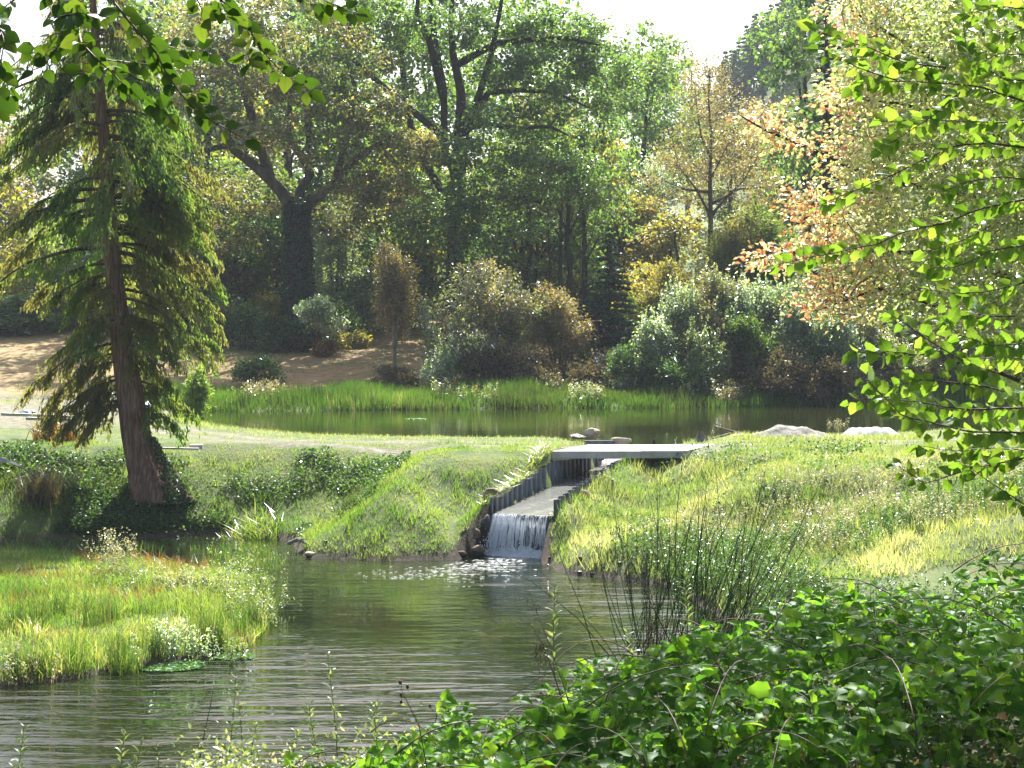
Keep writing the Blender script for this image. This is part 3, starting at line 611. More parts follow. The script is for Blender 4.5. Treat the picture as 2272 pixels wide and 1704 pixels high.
class Tree:
    """skeleton that reaches for leaf clumps"""
    def __init__(s): s.P = []; s.par = []; s.fix = []
    def limb(s, pts, rad, parent=-1, step=.7):
        pts = [np.array(tuple(p), float) for p in pts]; rad = list(np.interp(np.linspace(0, 1, len(pts)), np.linspace(0, 1, len(rad)), rad)); ids = []
        last = parent
        for i in range(len(pts)):
            if i == 0: seg = [(pts[0], rad[0])] if parent < 0 else []
            else:
                L = np.linalg.norm(pts[i]-pts[i-1]); k = max(1, int(L/step))
                seg = [(pts[i-1]+(pts[i]-pts[i-1])*(j+1)/k, rad[i-1]+(rad[i]-rad[i-1])*(j+1)/k) for j in range(k)]
            for p, r_ in seg:
                s.P.append(p); s.par.append(last); s.fix.append(r_); last = len(s.P)-1; ids.append(last)
        return ids
    def near(s, p): A = np.array(s.P); return int(np.argmin(np.linalg.norm(A-np.array(tuple(p)), axis=1)))
    def reach(s, C, pen=.6, sag=.1, tip=.012, r_=None):
        r_ = r_ or rng; n0 = len(s.P); base = np.array(s.P)
        dd = np.array([np.linalg.norm(base-c, axis=1).min() for c in C]); 
        cap = n0+3*len(C); A = np.empty((cap, 3)); A[:n0] = base; n = n0
        for i in np.argsort(dd):
            c = C[i]; q = A[:n]; dist = np.linalg.norm(q-c, axis=1)+pen*np.maximum(q[:, 2]-c[2]+.2, 0)
            j = int(np.argmin(dist)); p = q[j].copy(); L = np.linalg.norm(c-p)
            prev = j
            for u in (.4, .75, 1.0) if L > .8 else (1.0,):
                x = p+(c-p)*u+np.array([r_.normal(0, .05), r_.normal(0, .05), sag*math.sin(u*math.pi)])*L*(u < 1)
                A[n] = x; s.P.append(x); s.par.append(prev); s.fix.append(None); prev = n; n += 1
                if n >= cap: break
            if n >= cap: break
        w = np.zeros(len(s.P))
        for i in range(len(s.P)-1, -1, -1):
            w[i] = max(w[i], 1)
            if s.par[i] >= 0: w[s.par[i]] += w[i]
        s.R = np.array([s.fix[i] if s.fix[i] is not None else tip*w[i]**.42 for i in range(len(s.P))])
        for i in range(len(s.P)):
            if s.fix[i] is None and s.par[i] >= 0: s.R[i] = min(s.R[i], s.R[s.par[i]]*.9)
    def wood(s, k=5, rmin=0.0, which=None):
        A = np.array(s.P); par = np.array(s.par); idx = np.where((par >= 0) & (s.R >= rmin))[0]
        if which is not None: idx = idx[np.isin(idx, list(which))] if which != 'rest' else idx
        p0 = A[par[idx]]; p1 = A[idx]; d = norm(p1-p0); ref = np.where(np.abs(d[:, 1:2]) < .8, np.array([[.1, 1, .1]]), np.array([[1, .1, .1]]))
        a = norm(np.cross(d, ref)); b = np.cross(d, a); r0 = s.R[par[idx]]; r1 = s.R[idx]; fixed = np.array([s.fix[i] is not None for i in idx]); r0 = np.where(fixed, r0, np.minimum(r0, r1*1.5))
        ang = np.arange(k)*2*np.pi/k; cs = np.cos(ang)[None, :, None]; sn = np.sin(ang)[None, :, None]; o = a[:, None]*cs+b[:, None]*sn
        V = np.concatenate([p0[:, None]+o*r0[:, None, None], p1[:, None]+d[:, None]*r1[:, None, None]*.2+o*r1[:, None, None]], 1)
        j = np.arange(k); q = np.stack([j, (j+1) % k, k+(j+1) % k, k+j], -1)
        return V.reshape(-1, 3), (q[None]+(np.arange(len(idx))*2*k)[:, None, None]).reshape(-1, 4)
def blobs_pts(blobs, shell=.5, r_=None):
    """clump centres in ellipsoids given as (x, y, z, rx, ry, rz, n)"""
    r_ = r_ or rng; out = []
    for (x, y, z, rx, ry, rz, n) in blobs:
        d = norm(r_.normal(0, 1, (n, 3))); r0 = r_.random(n)**(1/3.)*(1-shell)+shell*r_.random(n)**.15*1.0
        out.append(np.array([x, y, z])+d*r0[:, None]*np.array([rx, ry, rz]))
    return np.concatenate(out)
def leafcloud(C, per, rad, flat=.55, droop=-.2, r_=None, dens_var=.5):
    r_ = r_ or rng; k = np.maximum((per*(1+dens_var*r_.normal(0, 1, len(C)))).astype(int), int(per*.25)); i = np.repeat(np.arange(len(C)), k); n = len(i)
    R_ = rad*(.6+.8*r_.random(len(C)))
    o = r_.normal(0, .5, (n, 3)); o = np.clip(o, -1.1, 1.1); o[:, 2] *= flat
    p = C[i]+o*R_[i][:, None]; p[:, 2] -= .18*(o[:, 0]**2+o[:, 1]**2)*R_[i]
    d = norm(o+r_.normal(0, .5, (n, 3))+np.array([0, 0, droop])); nn = norm(r_.normal(0, .75, (n, 3))+np.array([0, 0, 1.0]))
    cv = r_.random(len(C)); v = np.clip(.55*r_.random(n)+.45*cv[i], 0, 1)
    return p, d, nn, v
def wobble(base, top, n=7, amp=.3, r_=None):
    r_ = r_ or rng; base = np.array(tuple(base)); top = np.array(tuple(top)); out = []
    for i in range(n):
        u = i/(n-1); out.append(base+(top-base)*u+np.array([r_.normal(0, amp), r_.normal(0, amp), 0])*math.sin(u*math.pi))
    return out
def tree(name, label, cat, base, limbs, blobs, leaf, mat, bark='bark', per=40, crad=.9, shell=.5, flat=.55, droop=-.2, twigk=4, tip=.012, pen=.6, group=None, lw=.6, rmin=0.0, seed=None, sag=.1, base_shape=RH, twigs=True):
    """leaf = card size; limbs = [(points, radii)]; the first limb is the trunk"""
    r_ = np.random.default_rng(seed if seed is not None else rng.integers(1e6)); root = empty(name, base, label, cat, group)
    T = Tree(); ids = T.limb(limbs[0][0], limbs[0][1])
    for lm in limbs[1:]:
        T.limb([T.P[T.near(lm[0][0])]]+[tuple(p) for p in lm[0][1:]], lm[1], parent=T.near(lm[0][0]))
    nf = len(T.P)
    C = blobs_pts(blobs, shell, r_); T.reach(C, pen, sag, tip, r_)
    V, f = T.wood(8, which=set(range(nf))); mk('trunk', V, f, M[bark], root, smooth=True)
    if twigs:
        V, f = T.wood(twigk, rmin, which=set(range(nf, len(T.P)))); b = mk('branches', V, f, M[bark], root, smooth=True); b['kind'] = 'stuff'
    p, d, nn, v = leafcloud(C, per, crad, flat, droop, r_); foliage('crown', base_shape, p, d, nn, leaf*(.6+.8*r_.random(len(p))), lw, M[mat], root, v)
    return root

# ------------------------------------------------------------------ prototype trees for the wooded hillside
def generic(name, label, h, rx, mat, seed, leaf=.42, nb=11, ncl=300, per=22, bark='bark_dark', low=.22, crad=1.1, group=None, lw=.7):
    r_ = np.random.default_rng(seed); top = (r_.normal(0, .5), r_.normal(0, .5), h*.86)
    limbs = [(wobble((0, 0, -.5), top, 7, .25, r_), [.34*h/18, .24*h/18, .05])]
    bl = []
    for k in range(nb):
        u = (k+.5)/nb; z = h*(low+(.95-low)*u); w = rx*(math.sin(math.pi*(.18+.72*(1-u)))**.8); a = r_.uniform(0, 6.28); q = r_.uniform(.25, .75)*w
        bl.append((math.cos(a)*q, math.sin(a)*q, z, w*.62, w*.62, h*.10, int(ncl/nb)))
        if k % 3 == 0: limbs.append(([(0, 0, z*.6), (math.cos(a)*q*.6, math.sin(a)*q*.6, z*.85), (math.cos(a)*q*1.2, math.sin(a)*q*1.2, z)], [.13, .04]))
    return tree(name, label, 'tree', (0, 0, 0), limbs, bl, leaf, mat, bark, per, crad, .55, twigk=3, rmin=.02, group=group, seed=seed, lw=lw)
def place(proto, used, px, Y, rz, sc, label, group, scz=None):
    o = proto if not used else copy_tree(proto)
    p = PG(px, Y); o.location = (p.x, p.y, p.z-.2); o.rotation_euler = (0, 0, rz); o.scale = (sc, sc, scz or sc)
    o['label'] = label
    if group: o['group'] = group
    elif 'group' in o: del o['group']
    return o
PR = {}
def proto(key):
    if key in PR: return PR[key], True
    if key == 'green': o = generic('woodland_tree', '', 22, 6.0, 'green', 11)
    elif key == 'green2': o = generic('woodland_tree', '', 20, 5.0, 'green', 12, nb=8)
    elif key == 'lime': o = generic('woodland_tree', '', 15, 5.0, 'lime', 13, low=.10)
    elif key == 'oak': o = generic('woodland_tree', '', 18, 6.0, 'oak', 14)
    elif key == 'gold': o = generic('golden_tree', '', 9, 3.4, 'gold', 15, leaf=.30, ncl=300, low=.08, crad=.9)
    elif key == 'birch': o = generic('pale_tree', '', 14, 3.6, 'birch', 16, leaf=.24, ncl=300, per=26, bark='bark_pale', low=.2)
    elif key == 'silver': o = generic('pale_tree', '', 11, 3.6, 'silver', 17, leaf=.28, ncl=300, low=.12)
    elif key == 'bush': o = generic('bush', '', 6, 3.0, 'green', 18, leaf=.28, ncl=170, low=.06, crad=.8)
    elif key == 'limebush': o = generic('bush', '', 6, 3.0, 'lime', 19, leaf=.28, ncl=170, low=.05, crad=.8)
    elif key == 'rust': o = generic('bush', '', 4, 2.6, 'gold', 20, leaf=.26, ncl=200, low=.05, crad=.7)
    PR[key] = o
    return o, False
BACK = [  # key, px, Y, scale, zscale, label
 ('birch', 15, 128, 1.2, 1.15, 'tan airy tree at the far left edge behind the conifer'),
 ('lime', -90, 124, 1.0, 1.0, 'yellow-green tree cut by the left edge of the view'),
 ('lime', 380, 119, .9, .95, 'yellow-green tree right behind the right boughs of the conifer'),
 ('green2', 330, 126, 1.2, 1.25, 'tall green tree between the conifer and the ivy-clad oak'),
 ('oak', 430, 142, 1.2, 1.35, 'tan and green tree behind the left limb of the ivy-clad oak'),
 ('lime', 560, 132, 1.1, 1.3, 'yellow-green tree seen through the fork of the ivy-clad oak'),
 ('green', 760, 138, 1.1, 1.15, 'dark green tree behind the right limbs of the ivy-clad oak'),
 ('lime', 850, 124, .95, 1.0, 'yellow-green tree between the ivy-clad oak and the tall dark tree'),
 ('green2', 960, 150, 1.25, 1.4, 'high green tree behind the tall dark tree'),
 ('lime', 1090, 122, .8, .8, 'yellow-green tree behind the dark undergrowth trunks'),
 ('green', 1180, 140, 1.2, 1.2, 'dark green tree right behind the tall dark tree'),
 ('oak', 1240, 124, .85, .8, 'tan-tinged tree below the long right limbs of the tall dark tree'),
 ('lime', 1330, 128, .8, .85, 'yellow-green tree behind the dark spruce'),
 ('green2', 1330, 158, 1.0, 1.0, 'hazy green tree on the skyline left of the sky gap'),
 ('birch', 1240, 150, 1.2, 1.25, 'pale hazy tree top on the skyline next to the tall tree'),
 ('silver', 1440, 126, 1.0, 1.05, 'silvery tree left of the bare-limbed birch'),
 ('gold', 1390, 121, 1.0, .95, 'golden tree just behind the dark spruce tip'),
 ('green', 1455, 175, .95, .92, 'hazy green tree below the sky gap'),
 ('birch', 1530, 182, 1.35, 1.45, 'hazy olive tree under the sky gap left of the far firs'),
 ('oak', 1620, 150, .75, .72, 'tan tree behind the bare-limbed birch'),
 ('birch', 1700, 165, 1.1, 1.05, 'pale twiggy tree below the far fir wood'),
 ('birch', 1750, 142, 1.05, 1.1, 'pale golden birch beside the dark columnar conifer'),
 ('green2', 1790, 132, 1.0, 1.28, 'broadleaf tree beside the sky at the upper right'),
 ('green', 1960, 120, 1.1, 1.1, 'dark green tree behind the autumn beech'),
 ('green2', 2150, 112, 1.1, 1.1, 'green tree deep behind the autumn beech at right'),
 ('green', 2330, 104, 1.1, 1.0, 'green tree at the right edge behind the beech'),
 ('gold', 1500, 116, 1.05, .85, 'golden tree under the limbs of the bare-limbed birch'),
 ('gold', 1680, 122, .95, .9, 'golden tree right of the bare-limbed birch trunk'),
 ('green', 640, 165, 1.3, 1.35, 'high green tree far behind the ivy-clad oak'),
 ('green2', 260, 160, .9, .9, 'high green tree far behind the conifer'),
 ('limebush', 30, 118, 1.2, .9, 'yellow-green bush at the left edge above the dark hedge'),
 ('limebush', -30, 112, 1.0, .9, 'yellow bush cut by the left edge of the view'),
 ('bush', 60, 108, 1.2, .5, 'low dark hedge bush at the left edge above the track'),
 ('bush', -30, 107, 1.1, .5, 'low dark hedge bush cut by the left edge'),
 ('bush', 180, 112, 1.2, .8, 'dark bush behind the lower conifer boughs'),
 ('rust', 140, 120, 1.3, 1.2, 'orange-tinted bush seen behind the left conifer boughs'),
 ('bush', 500, 109, 1.2, 1.1, 'dark bush left of the ivy-clad trunk'),
 ('limebush', 560, 111, 1.1, .8, 'yellow-green bush close left of the ivy-clad trunk'),
 ('bush', 600, 113, 1.1, 1.4, 'dark tall bush just left of the ivy-clad trunk'),
 ('bush', 400, 110, 1.2, 1.3, 'dark bush behind the right boughs of the conifer'),
 ('limebush', 610, 108, .6, .5, 'small bright bush at the foot of the ivy-clad trunk'),
 ('bush', 800, 110, 1.1, 1.2, 'dark bush behind the layered pale hazel'),
 ('bush', 930, 112, 1.1, 1.5, 'dark bush left of the feathery young larch'),
 ('bush', 1090, 110, 1.1, 1.1, 'dark thicket bush left of the shaded trunks'),
 ('bush', 1180, 112, 1.2, 1.3, 'dark thicket bush around the shaded trunks'),
 ('limebush', 1260, 122, 1.0, .9, 'sunlit yellow-green bush behind the shaded trunks'),
 ('limebush', 1400, 106, .8, .8, 'yellow-green bush right of the dark spruce'),
 ('rust', 1440, 103, 1.0, 1.3, 'golden bush between the spruce and the dark willow'),
 ('limebush', 1390, 99, .45, .6, 'small bush right beside the foot of the spruce'),
 ('bush', 1830, 100, 1.3, 1.2, 'dark bush behind the silvery willow thicket'),
 ('bush', 1960, 97, 1.3, 1.2, 'dark bush behind the beech tips by the far shore'),
 ('bush', 2100, 92, 1.4, 1.1, 'dark bush at the far shore behind the lime twigs'),
 ('green', 300, 108, .85, .9, 'green tree close behind the right side of the conifer'),
 ('green2', 470, 112, .9, 1.0, 'mid-green tree below the left limb of the ivy-clad oak'),
 ('green', 200, 118, .85, .8, 'dark tree right behind the conifer trunk'),
 ('lime', 900, 112, .75, .9, 'yellow-green tree in front of the dark thicket left of the larch'),
 ('oak', 1150, 114, .85, .9, 'tan-green tree above the shaded trunks'),
 ('green', 1300, 112, .6, .75, 'green tree left above the dark spruce'),
 ('green2', 700, 118, 1.1, 1.2, 'green tree filling the gap right of the ivy-clad trunk'),
 ('green', 1430, 140, .85, 1.0, 'dark green tree above the golden bushes'),
 ('bush', 2260, 90, 1.4, 1.2, 'dark bush at the far shore at the right edge'),
]
for i, (k, px, Y, sc, sz, lab) in enumerate(BACK):
    p_, used = proto(k)
    place(p_, used, px, Y, random.uniform(0, 6.28), sc, lab, 'trees and bushes of the hillside wood', sz)
# far firs on the hill
def fir(name, h, r0, mat, seed, tiers=16, per=16, leaf=.5, bark='bark_dark', low=.1, lw=.45):
    r_ = np.random.default_rng(seed); root = empty(name, (0, 0, 0), '', 'tree'); g = Geo(); g.tube([(0, 0, -.5), (0, 0, h*.5), (0, 0, h)], [.016*h, .010*h, .01], 6)
    g.build('trunk', M[bark], root, smooth=True); C = []; D = []; b = Geo()
    for k in range(tiers):
        u = k/(tiers-1); z = h*(low+(.97-low)*u); R_ = r0*(1-u)**.85+.12; n = int(9-4*u)
        for j in range(n):
            a = r_.uniform(0, 6.28); L = R_*r_.uniform(.75, 1.15); e = np.array([math.cos(a)*L, math.sin(a)*L, -L*.22+.12*L])
            b.tube([(0, 0, z), (e[0]*.5, e[1]*.5, z-.02*L), (e[0], e[1], z+e[2])], [.012*r0, .008*r0, .004*r0], 3)
            m_ = max(3, int(per*L/r0)); t = r_.uniform(.15, 1, m_)**.8; side = r_.normal(0, .16, (m_, 3))*L*(1.1-t)[:, None]; side[:, 2] *= .4
            p = np.array([0, 0, z])+e*t[:, None]+side; C.append(p); dd = np.tile(e/L, (m_, 1))+r_.normal(0, .55, (m_, 3)); dd[:, 2] -= .25; D.append(dd)
    o = b.build('branches', M[bark], root); o['kind'] = 'stuff'
    C = np.concatenate(C); D = np.concatenate(D); foliage('crown', NEEDLE, C, D, rdir(len(C), .8, r_), leaf*(.6+.7*r_.random(len(C))), lw, M[mat], root)
    return root
ff = fir('far_fir', 20, 3.4, 'hazy', 91, 15, 26, 1.1, low=.3, lw=.5)
k = 0
for row in range(3):
    for j in range(9):
        px = 1505+j*32+row*9+random.uniform(-6, 6); Y = 322+row*17+random.uniform(-3, 3)
        o = ff if k == 0 else copy_tree(ff); k += 1; x = (px-1136)*Y/F; s_ = random.uniform(.7, .92); o.scale = (s_, s_, s_)
        o.location = (x, Y, gz(x, Y)-.3); o['label'] = 'one of the blue-hazed firs crowning the distant hill below the sky'; o['group'] = 'firs on the distant hill'

# ------------------------------------------------------------------ ivy-clad oak
Yo = 100.0; b = PG(663, Yo)
def L(pts, Y0, dy=0): n_ = len(pts); return [P(px, py, Y0+dy*i/(n_-1)) for i, (px, py) in enumerate(pts)]
limbs = [([b-Vector((0, 0, .4))]+L([(664, 690), (662, 600), (660, 520), (655, 470)], Yo), [.95, .75, .66, .62, .6]),
 (L([(650, 480), (628, 430), (600, 400), (555, 360), (520, 335), (500, 290), (470, 262), (430, 235)], Yo, -3), [.46, .38, .33, .28, .24, .2, .15, .08]),
 (L([(600, 400), (560, 260), (545, 210), (520, 150), (470, 90), (450, 20)], Yo, 3), [.36, .3, .28, .22, .15, .1]),
 (L([(655, 475), (668, 420), (690, 385), (640, 300), (645, 180), (620, 60)], Yo, 4), [.36, .3, .24, .2, .14, .08]),
 (L([(668, 480), (715, 430), (745, 400), (790, 352), (840, 318), (900, 318), (935, 350)], Yo, -2), [.36, .27, .22, .19, .16, .12, .07]),
 (L([(745, 400), (770, 300), (790, 200), (760, 100), (790, 20)], Yo, 5), [.26, .2, .16, .1, .08]),
 (L([(520, 335), (470, 330), (400, 350), (350, 330)], Yo, -5), [.25, .18, .12, .08])]
def bl(px, py, Y, rx, rz, n, ry=None): p_ = P(px, py, Y); return (p_.x, p_.y, p_.z, rx*Y/F, (ry or rx)*Y/F, rz*Y/F, n)
blobs = [bl(470, 200, 99, 90, 60, 34), bl(560, 120, 101, 120, 70, 40), bl(700, 210, 98, 110, 70, 46), bl(820, 250, 99, 95, 60, 40), bl(560, 290, 97, 90, 40, 24), bl(730, 330, 98, 90, 45, 26),
 bl(900, 330, 98, 80, 50, 32), bl(640, 40, 102, 130, 60, 40), bl(430, 60, 101, 110, 70, 36), bl(880, 420, 99, 60, 50, 20), bl(400, 320, 97, 80, 50, 26), bl(800, 120, 102, 80, 60, 22), bl(660, -60, 102, 200, 60, 30), bl(470, 410, 99, 70, 40, 18), bl(800, 410, 99, 60, 40, 24), bl(560, 430, 103, 90, 50, 40), bl(760, 480, 103, 60, 50, 30), bl(340, 180, 101, 90, 80, 40), bl(500, 520, 104, 70, 50, 26), bl(640, 160, 97, 80, 50, 26)]
oak = tree('ivy_clad_oak', 'broad oak with an ivy-clad trunk forking above the brown meadow', 'tree', b, limbs, blobs, .25, 'oak', 'bark', 58, .95, .5, twigk=4, seed=3, lw=.65)
n_ = 9000; u = rng.random(n_); yy = 700-u*260; z_ = CAMZ-(yy-HOR)*Yo/F; a = rng.uniform(0, 6.28, n_); rr_ = np.interp(u, [0, .3, 1], [.98, .78, .7])+rng.random(n_)**2*.28
C = np.stack([b.x+np.cos(a)*rr_-(u*.1), b.y+np.sin(a)*rr_, z_], -1); keep = z_ > b.z
foliage('ivy', RH, C[keep], rdir(keep.sum(), -.8), np.stack([np.cos(a), np.sin(a), a*0+.5], -1)[keep]+rng.normal(0, .35, (keep.sum(), 3)), .16*(.6+.8*rng.random(keep.sum())), .9, M['ivy'], oak)

# ------------------------------------------------------------------ tall dark tree in the middle
Yt = 106.0; b = PG(1010, Yt)
limbs = [([b]+L([(1008, 690), (1012, 500), (1018, 380), (1022, 320), (1025, 255)], Yt), [.7, .65, .55, .5, .48, .42]),
 (L([(1025, 260), (1022, 200), (1005, 120), (1000, 40), (1010, -60)], Yt, 2), [.36, .3, .24, .18, .1]),
 (L([(1022, 330), (1050, 250), (1066, 200), (1090, 120), (1110, 20), (1120, -60)], Yt, -3), [.3, .27, .22, .18, .13, .08]),
 (L([(1012, 400), (985, 330), (985, 200), (965, 90), (955, 0), (950, -70)], Yt, 3), [.3, .25, .22, .2, .15, .1]),
 (L([(985, 210), (950, 80), (925, 30), (930, -50)], Yt, -2), [.26, .22, .16, .1]),
 (L([(1005, 470), (925, 330), (905, 250), (893, 150), (884, 60), (880, -40)], Yt, 4), [.3, .26, .24, .2, .16, .1]),
 (L([(1020, 130), (1100, 95), (1180, 88), (1260, 84), (1330, 100)], Yt, -4), [.26, .2, .18, .12, .06]),
 (L([(1055, 250), (1085, 205), (1150, 200), (1230, 205), (1310, 240)], Yt, -4), [.24, .2, .16, .1, .06]),
 (L([(1030, 290), (1080, 275), (1150, 285), (1220, 280), (1260, 300)], Yt, -5), [.22, .18, .14, .1, .06]),
 (L([(1012, 445), (1080, 435), (1150, 440), (1200, 450)], Yt, -4), [.2, .14, .1, .06]),
 (L([(960, 300), (860, 200), (780, 130), (740, 60)], Yt, 2), [.26, .2, .14, .08])]
blobs = [bl(960, 60, 107, 120, 60, 46), bl(1100, 50, 105, 110, 60, 46), bl(1220, 60, 104, 90, 45, 34), bl(1200, 150, 104, 120, 40, 36), bl(1330, 150, 106, 85, 55, 34), bl(1120, 160, 103, 70, 40, 20), bl(1250, 230, 103, 110, 40, 36), bl(1100, 260, 103, 60, 30, 14),
 bl(1130, 330, 104, 100, 45, 34), bl(1220, 330, 105, 70, 40, 18), bl(1080, 420, 104, 90, 45, 34), bl(1180, 430, 104, 80, 35, 22), bl(850, 110, 108, 110, 70, 36), bl(800, 20, 108, 110, 55, 34), bl(940, 170, 107, 70, 60, 20), bl(960, 400, 108, 60, 60, 22), bl(1030, -70, 106, 260, 60, 70), bl(1290, 70, 105, 60, 50, 20), bl(1400, 190, 108, 40, 60, 14), bl(880, 260, 109, 60, 50, 14), bl(1130, 500, 106, 90, 30, 24), bl(1010, 480, 102, 80, 50, 40), bl(930, 500, 103, 70, 50, 30), bl(1050, 560, 104, 70, 40, 20), bl(1180, 380, 101, 90, 50, 30), bl(1010, 330, 101, 60, 40, 14), bl(1290, 380, 105, 60, 50, 24)]
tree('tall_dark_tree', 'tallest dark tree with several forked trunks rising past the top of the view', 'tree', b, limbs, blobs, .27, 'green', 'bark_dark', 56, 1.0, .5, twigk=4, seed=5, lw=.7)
# shaded trunks of the thicket
for i, (px, w_, top) in enumerate(((1120, .16, 470), (1165, .2, 440), (1192, .13, 480), (1228, .12, 470), (1246, .16, 420), (1270, .22, 400), (1100, .12, 500), (1290, .1, 470))):
    p_ = PG(px, 107+i % 3); q = P(px+random.uniform(-14, 14), top, 107+i % 3); g = Geo(); g.tube(wobble(p_-Vector((0, 0, .2)), q, 6, .1), np.linspace(w_, w_*.6, 6), 6)
    for s_ in (-1, 1): m_ = p_.lerp(q, .65); g.tube([m_, m_+Vector((s_*.5, .2, .9)), m_+Vector((s_*.9, .4, 2.2))], [w_*.5, w_*.3, .02], 4)
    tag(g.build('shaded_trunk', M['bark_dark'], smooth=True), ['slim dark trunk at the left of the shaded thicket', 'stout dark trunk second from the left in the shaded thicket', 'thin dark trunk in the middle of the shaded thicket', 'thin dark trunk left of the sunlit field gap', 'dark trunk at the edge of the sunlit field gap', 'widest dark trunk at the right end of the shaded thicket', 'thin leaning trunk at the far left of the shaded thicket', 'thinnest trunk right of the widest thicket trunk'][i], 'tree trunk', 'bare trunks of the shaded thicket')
# ------------------------------------------------------------------ bare-limbed birch
Yb = 113.0; b = PG(1575, Yb)
limbs = [([b]+L([(1575, 640), (1577, 480), (1575, 400), (1578, 300), (1572, 220), (1575, 150)], Yb), [.26, .22, .17, .13, .09, .06, .03]),
 (L([(1574, 470), (1545, 420), (1510, 375), (1495, 330), (1490, 290)], Yb, -2), [.10, .075, .05, .035, .02]), (L([(1577, 480), (1610, 440), (1650, 400), (1680, 350), (1700, 320)], Yb, -2), [.10, .075, .05, .035, .02]),
 (L([(1575, 400), (1600, 350), (1625, 300), (1640, 240)], Yb, 2), [.08, .06, .04, .02]), (L([(1575, 360), (1555, 300), (1545, 230), (1540, 180)], Yb, 1), [.08, .06, .04, .02]), (L([(1577, 450), (1640, 420), (1700, 415)], Yb, 1), [.1, .07, .03]), (L([(1574, 440), (1520, 420), (1470, 400)], Yb, 2), [.1, .07, .03])]
blobs = [bl(1575, 210, 113, 75, 70, 90), bl(1575, 330, 113, 135, 75, 190), bl(1500, 400, 113, 80, 60, 70), bl(1660, 400, 113, 70, 60, 60), bl(1580, 150, 113, 40, 30, 18)]
tree('bare_limbed_birch', 'thin-leaved brown birch with visible spreading limbs at right of centre', 'tree', b, limbs, blobs, .15, 'birch', 'bark', 26, .8, .4, twigk=3, tip=.014, seed=8)
# ------------------------------------------------------------------ dark columnar conifer at right
cc = fir('columnar_conifer', 26, 2.0, 'spruce', 33, 34, 60, .36, low=.03); p_ = PG(1835, 101); cc.location = p_; cc['label'] = 'dark columnar conifer rising behind the autumn beech leaves'
# spruce
sp_ = fir('young_spruce', 8.4, 2.7, 'spruce', 34, 26, 110, .30, low=.02); p_ = PG(1352, 90); sp_.location = p_-Vector((0, 0, .3)); sp_['label'] = 'dark blue-green young spruce beside the tan willow scrub'
# feathery larch
la = fir('young_larch', 8.4, 2.3, 'larch', 35, 24, 60, .22, low=.02, lw=.3); la.location = PG(1010, 100); la['label'] = 'feathery light green young larch standing behind the grey willow scrub'

# ------------------------------------------------------------------ shrubs round the far pond
def shrub(name, label, px, Y, h, r0, mat, n=70, per=40, leaf=.12, *A_, **K_):
    return shrub_(name, label, px, Y, h, r0, mat, int(n*1.35), int(per*.95), leaf*1.42, *A_, **K_)
def shrub_(name, label, px, Y, h, r0, mat, n, per, leaf, stems=7, bark='bark', spread=.8, low=.2, crad=.45, seed=1, upright=0., lw=.5, shell=.5, group=None, cat='shrub', flat=.8, tip=.008, zc=None, trunkh=.0, gap=None):
    r_ = np.random.default_rng(seed); b = PG(px, Y); root = empty(name, b, label, cat, group); T = Tree(); C = []
    b0 = np.array(tuple(b)); T.P.append(b0-np.array([0, 0, .2])); T.par.append(-1); T.fix.append(.05*h/3)
    for k in range(stems):
        a = k*6.283/stems+r_.uniform(-.3, .3); q = spread*r0*r_.uniform(.35, 1.0); hh = h*r_.uniform(.6, .9)
        T.limb([T.P[0], b0+np.array([math.cos(a)*q*.15, math.sin(a)*q*.15, max(trunkh, .1)*1.0]), b0+np.array([math.cos(a)*q*.5, math.sin(a)*q*.5, trunkh+(hh-trunkh)*.5]), b0+np.array([math.cos(a)*q, math.sin(a)*q, hh])], [.035*h/3, .03*h/3, .02*h/3, .01], parent=0, step=.5)
    nf = len(T.P); bb = []
    for q in range(8):
        a = q*.785*3+r_.uniform(-.4, .4); uu = r_.uniform(0, 1); rr = r0*(.62-.32*uu)*r_.uniform(.6, 1.25); s_ = r_.uniform(.7, 1.25)
        bb.append((b0[0]+math.cos(a)*rr, b0[1]+math.sin(a)*rr, b0[2]+h*(low+(.93-low)*(.15+.72*uu)), r0*.46*s_, r0*.46*s_, h*(1-low)*.20*s_, n//8+1))
    C = blobs_pts(bb, shell, r_); C = C[r_.random(len(C)) < .95]; T.reach(C, .7, .05, tip, r_)
    V, f = T.wood(5, which=set(range(nf))); mk('stems', V, f, M[bark], root, smooth=True)['kind'] = 'stuff'
    V, f = T.wood(3, which=set(range(nf, len(T.P)))); mk('twigs', V, f, M[bark], root)['kind'] = 'stuff'
    p, d, nn, v = leafcloud(C, per, crad*1.1, flat, -.1, r_)
    if upright: # leafy wands standing above the mass
        k_ = r_.integers(0, len(C), int(n*upright)); L_ = r_.uniform(.5, 1.3, len(k_)); m_ = 22; u = r_.random((len(k_), m_)); lean = r_.normal(0, .14, (len(k_), 1, 2))
        q = C[k_][:, None, :]+np.concatenate([lean*u[..., None]*L_[:, None, None], (u*L_[:, None])[..., None]], -1)+r_.normal(0, .03, (len(k_), m_, 3)); q = q.reshape(-1, 3)
        dd = rdir(len(q), .9, r_); p = np.concatenate([p, q]); d = np.concatenate([d, dd]); nn = np.concatenate([nn, rdir(len(q), .2, r_)]); v = np.concatenate([v, r_.random(len(q))])
    foliage('foliage', RH, p, d, nn, leaf*(.6+.8*r_.random(len(p))), lw, M[mat], root, v); return root
shrub('round_willow', 'small round silvery willow on stems on the brown meadow', 702, 96, 3.7, 1.45, 'silver', 90, 60, .12, 6, low=.40, crad=.4, seed=61, trunkh=.5)
shrub('rust_fern', 'rusty fern clump at the foot of the round willow', 722, 95.5, .9, .7, 'rust', 30, 40, .13, 6, low=.0, crad=.25, seed=62)
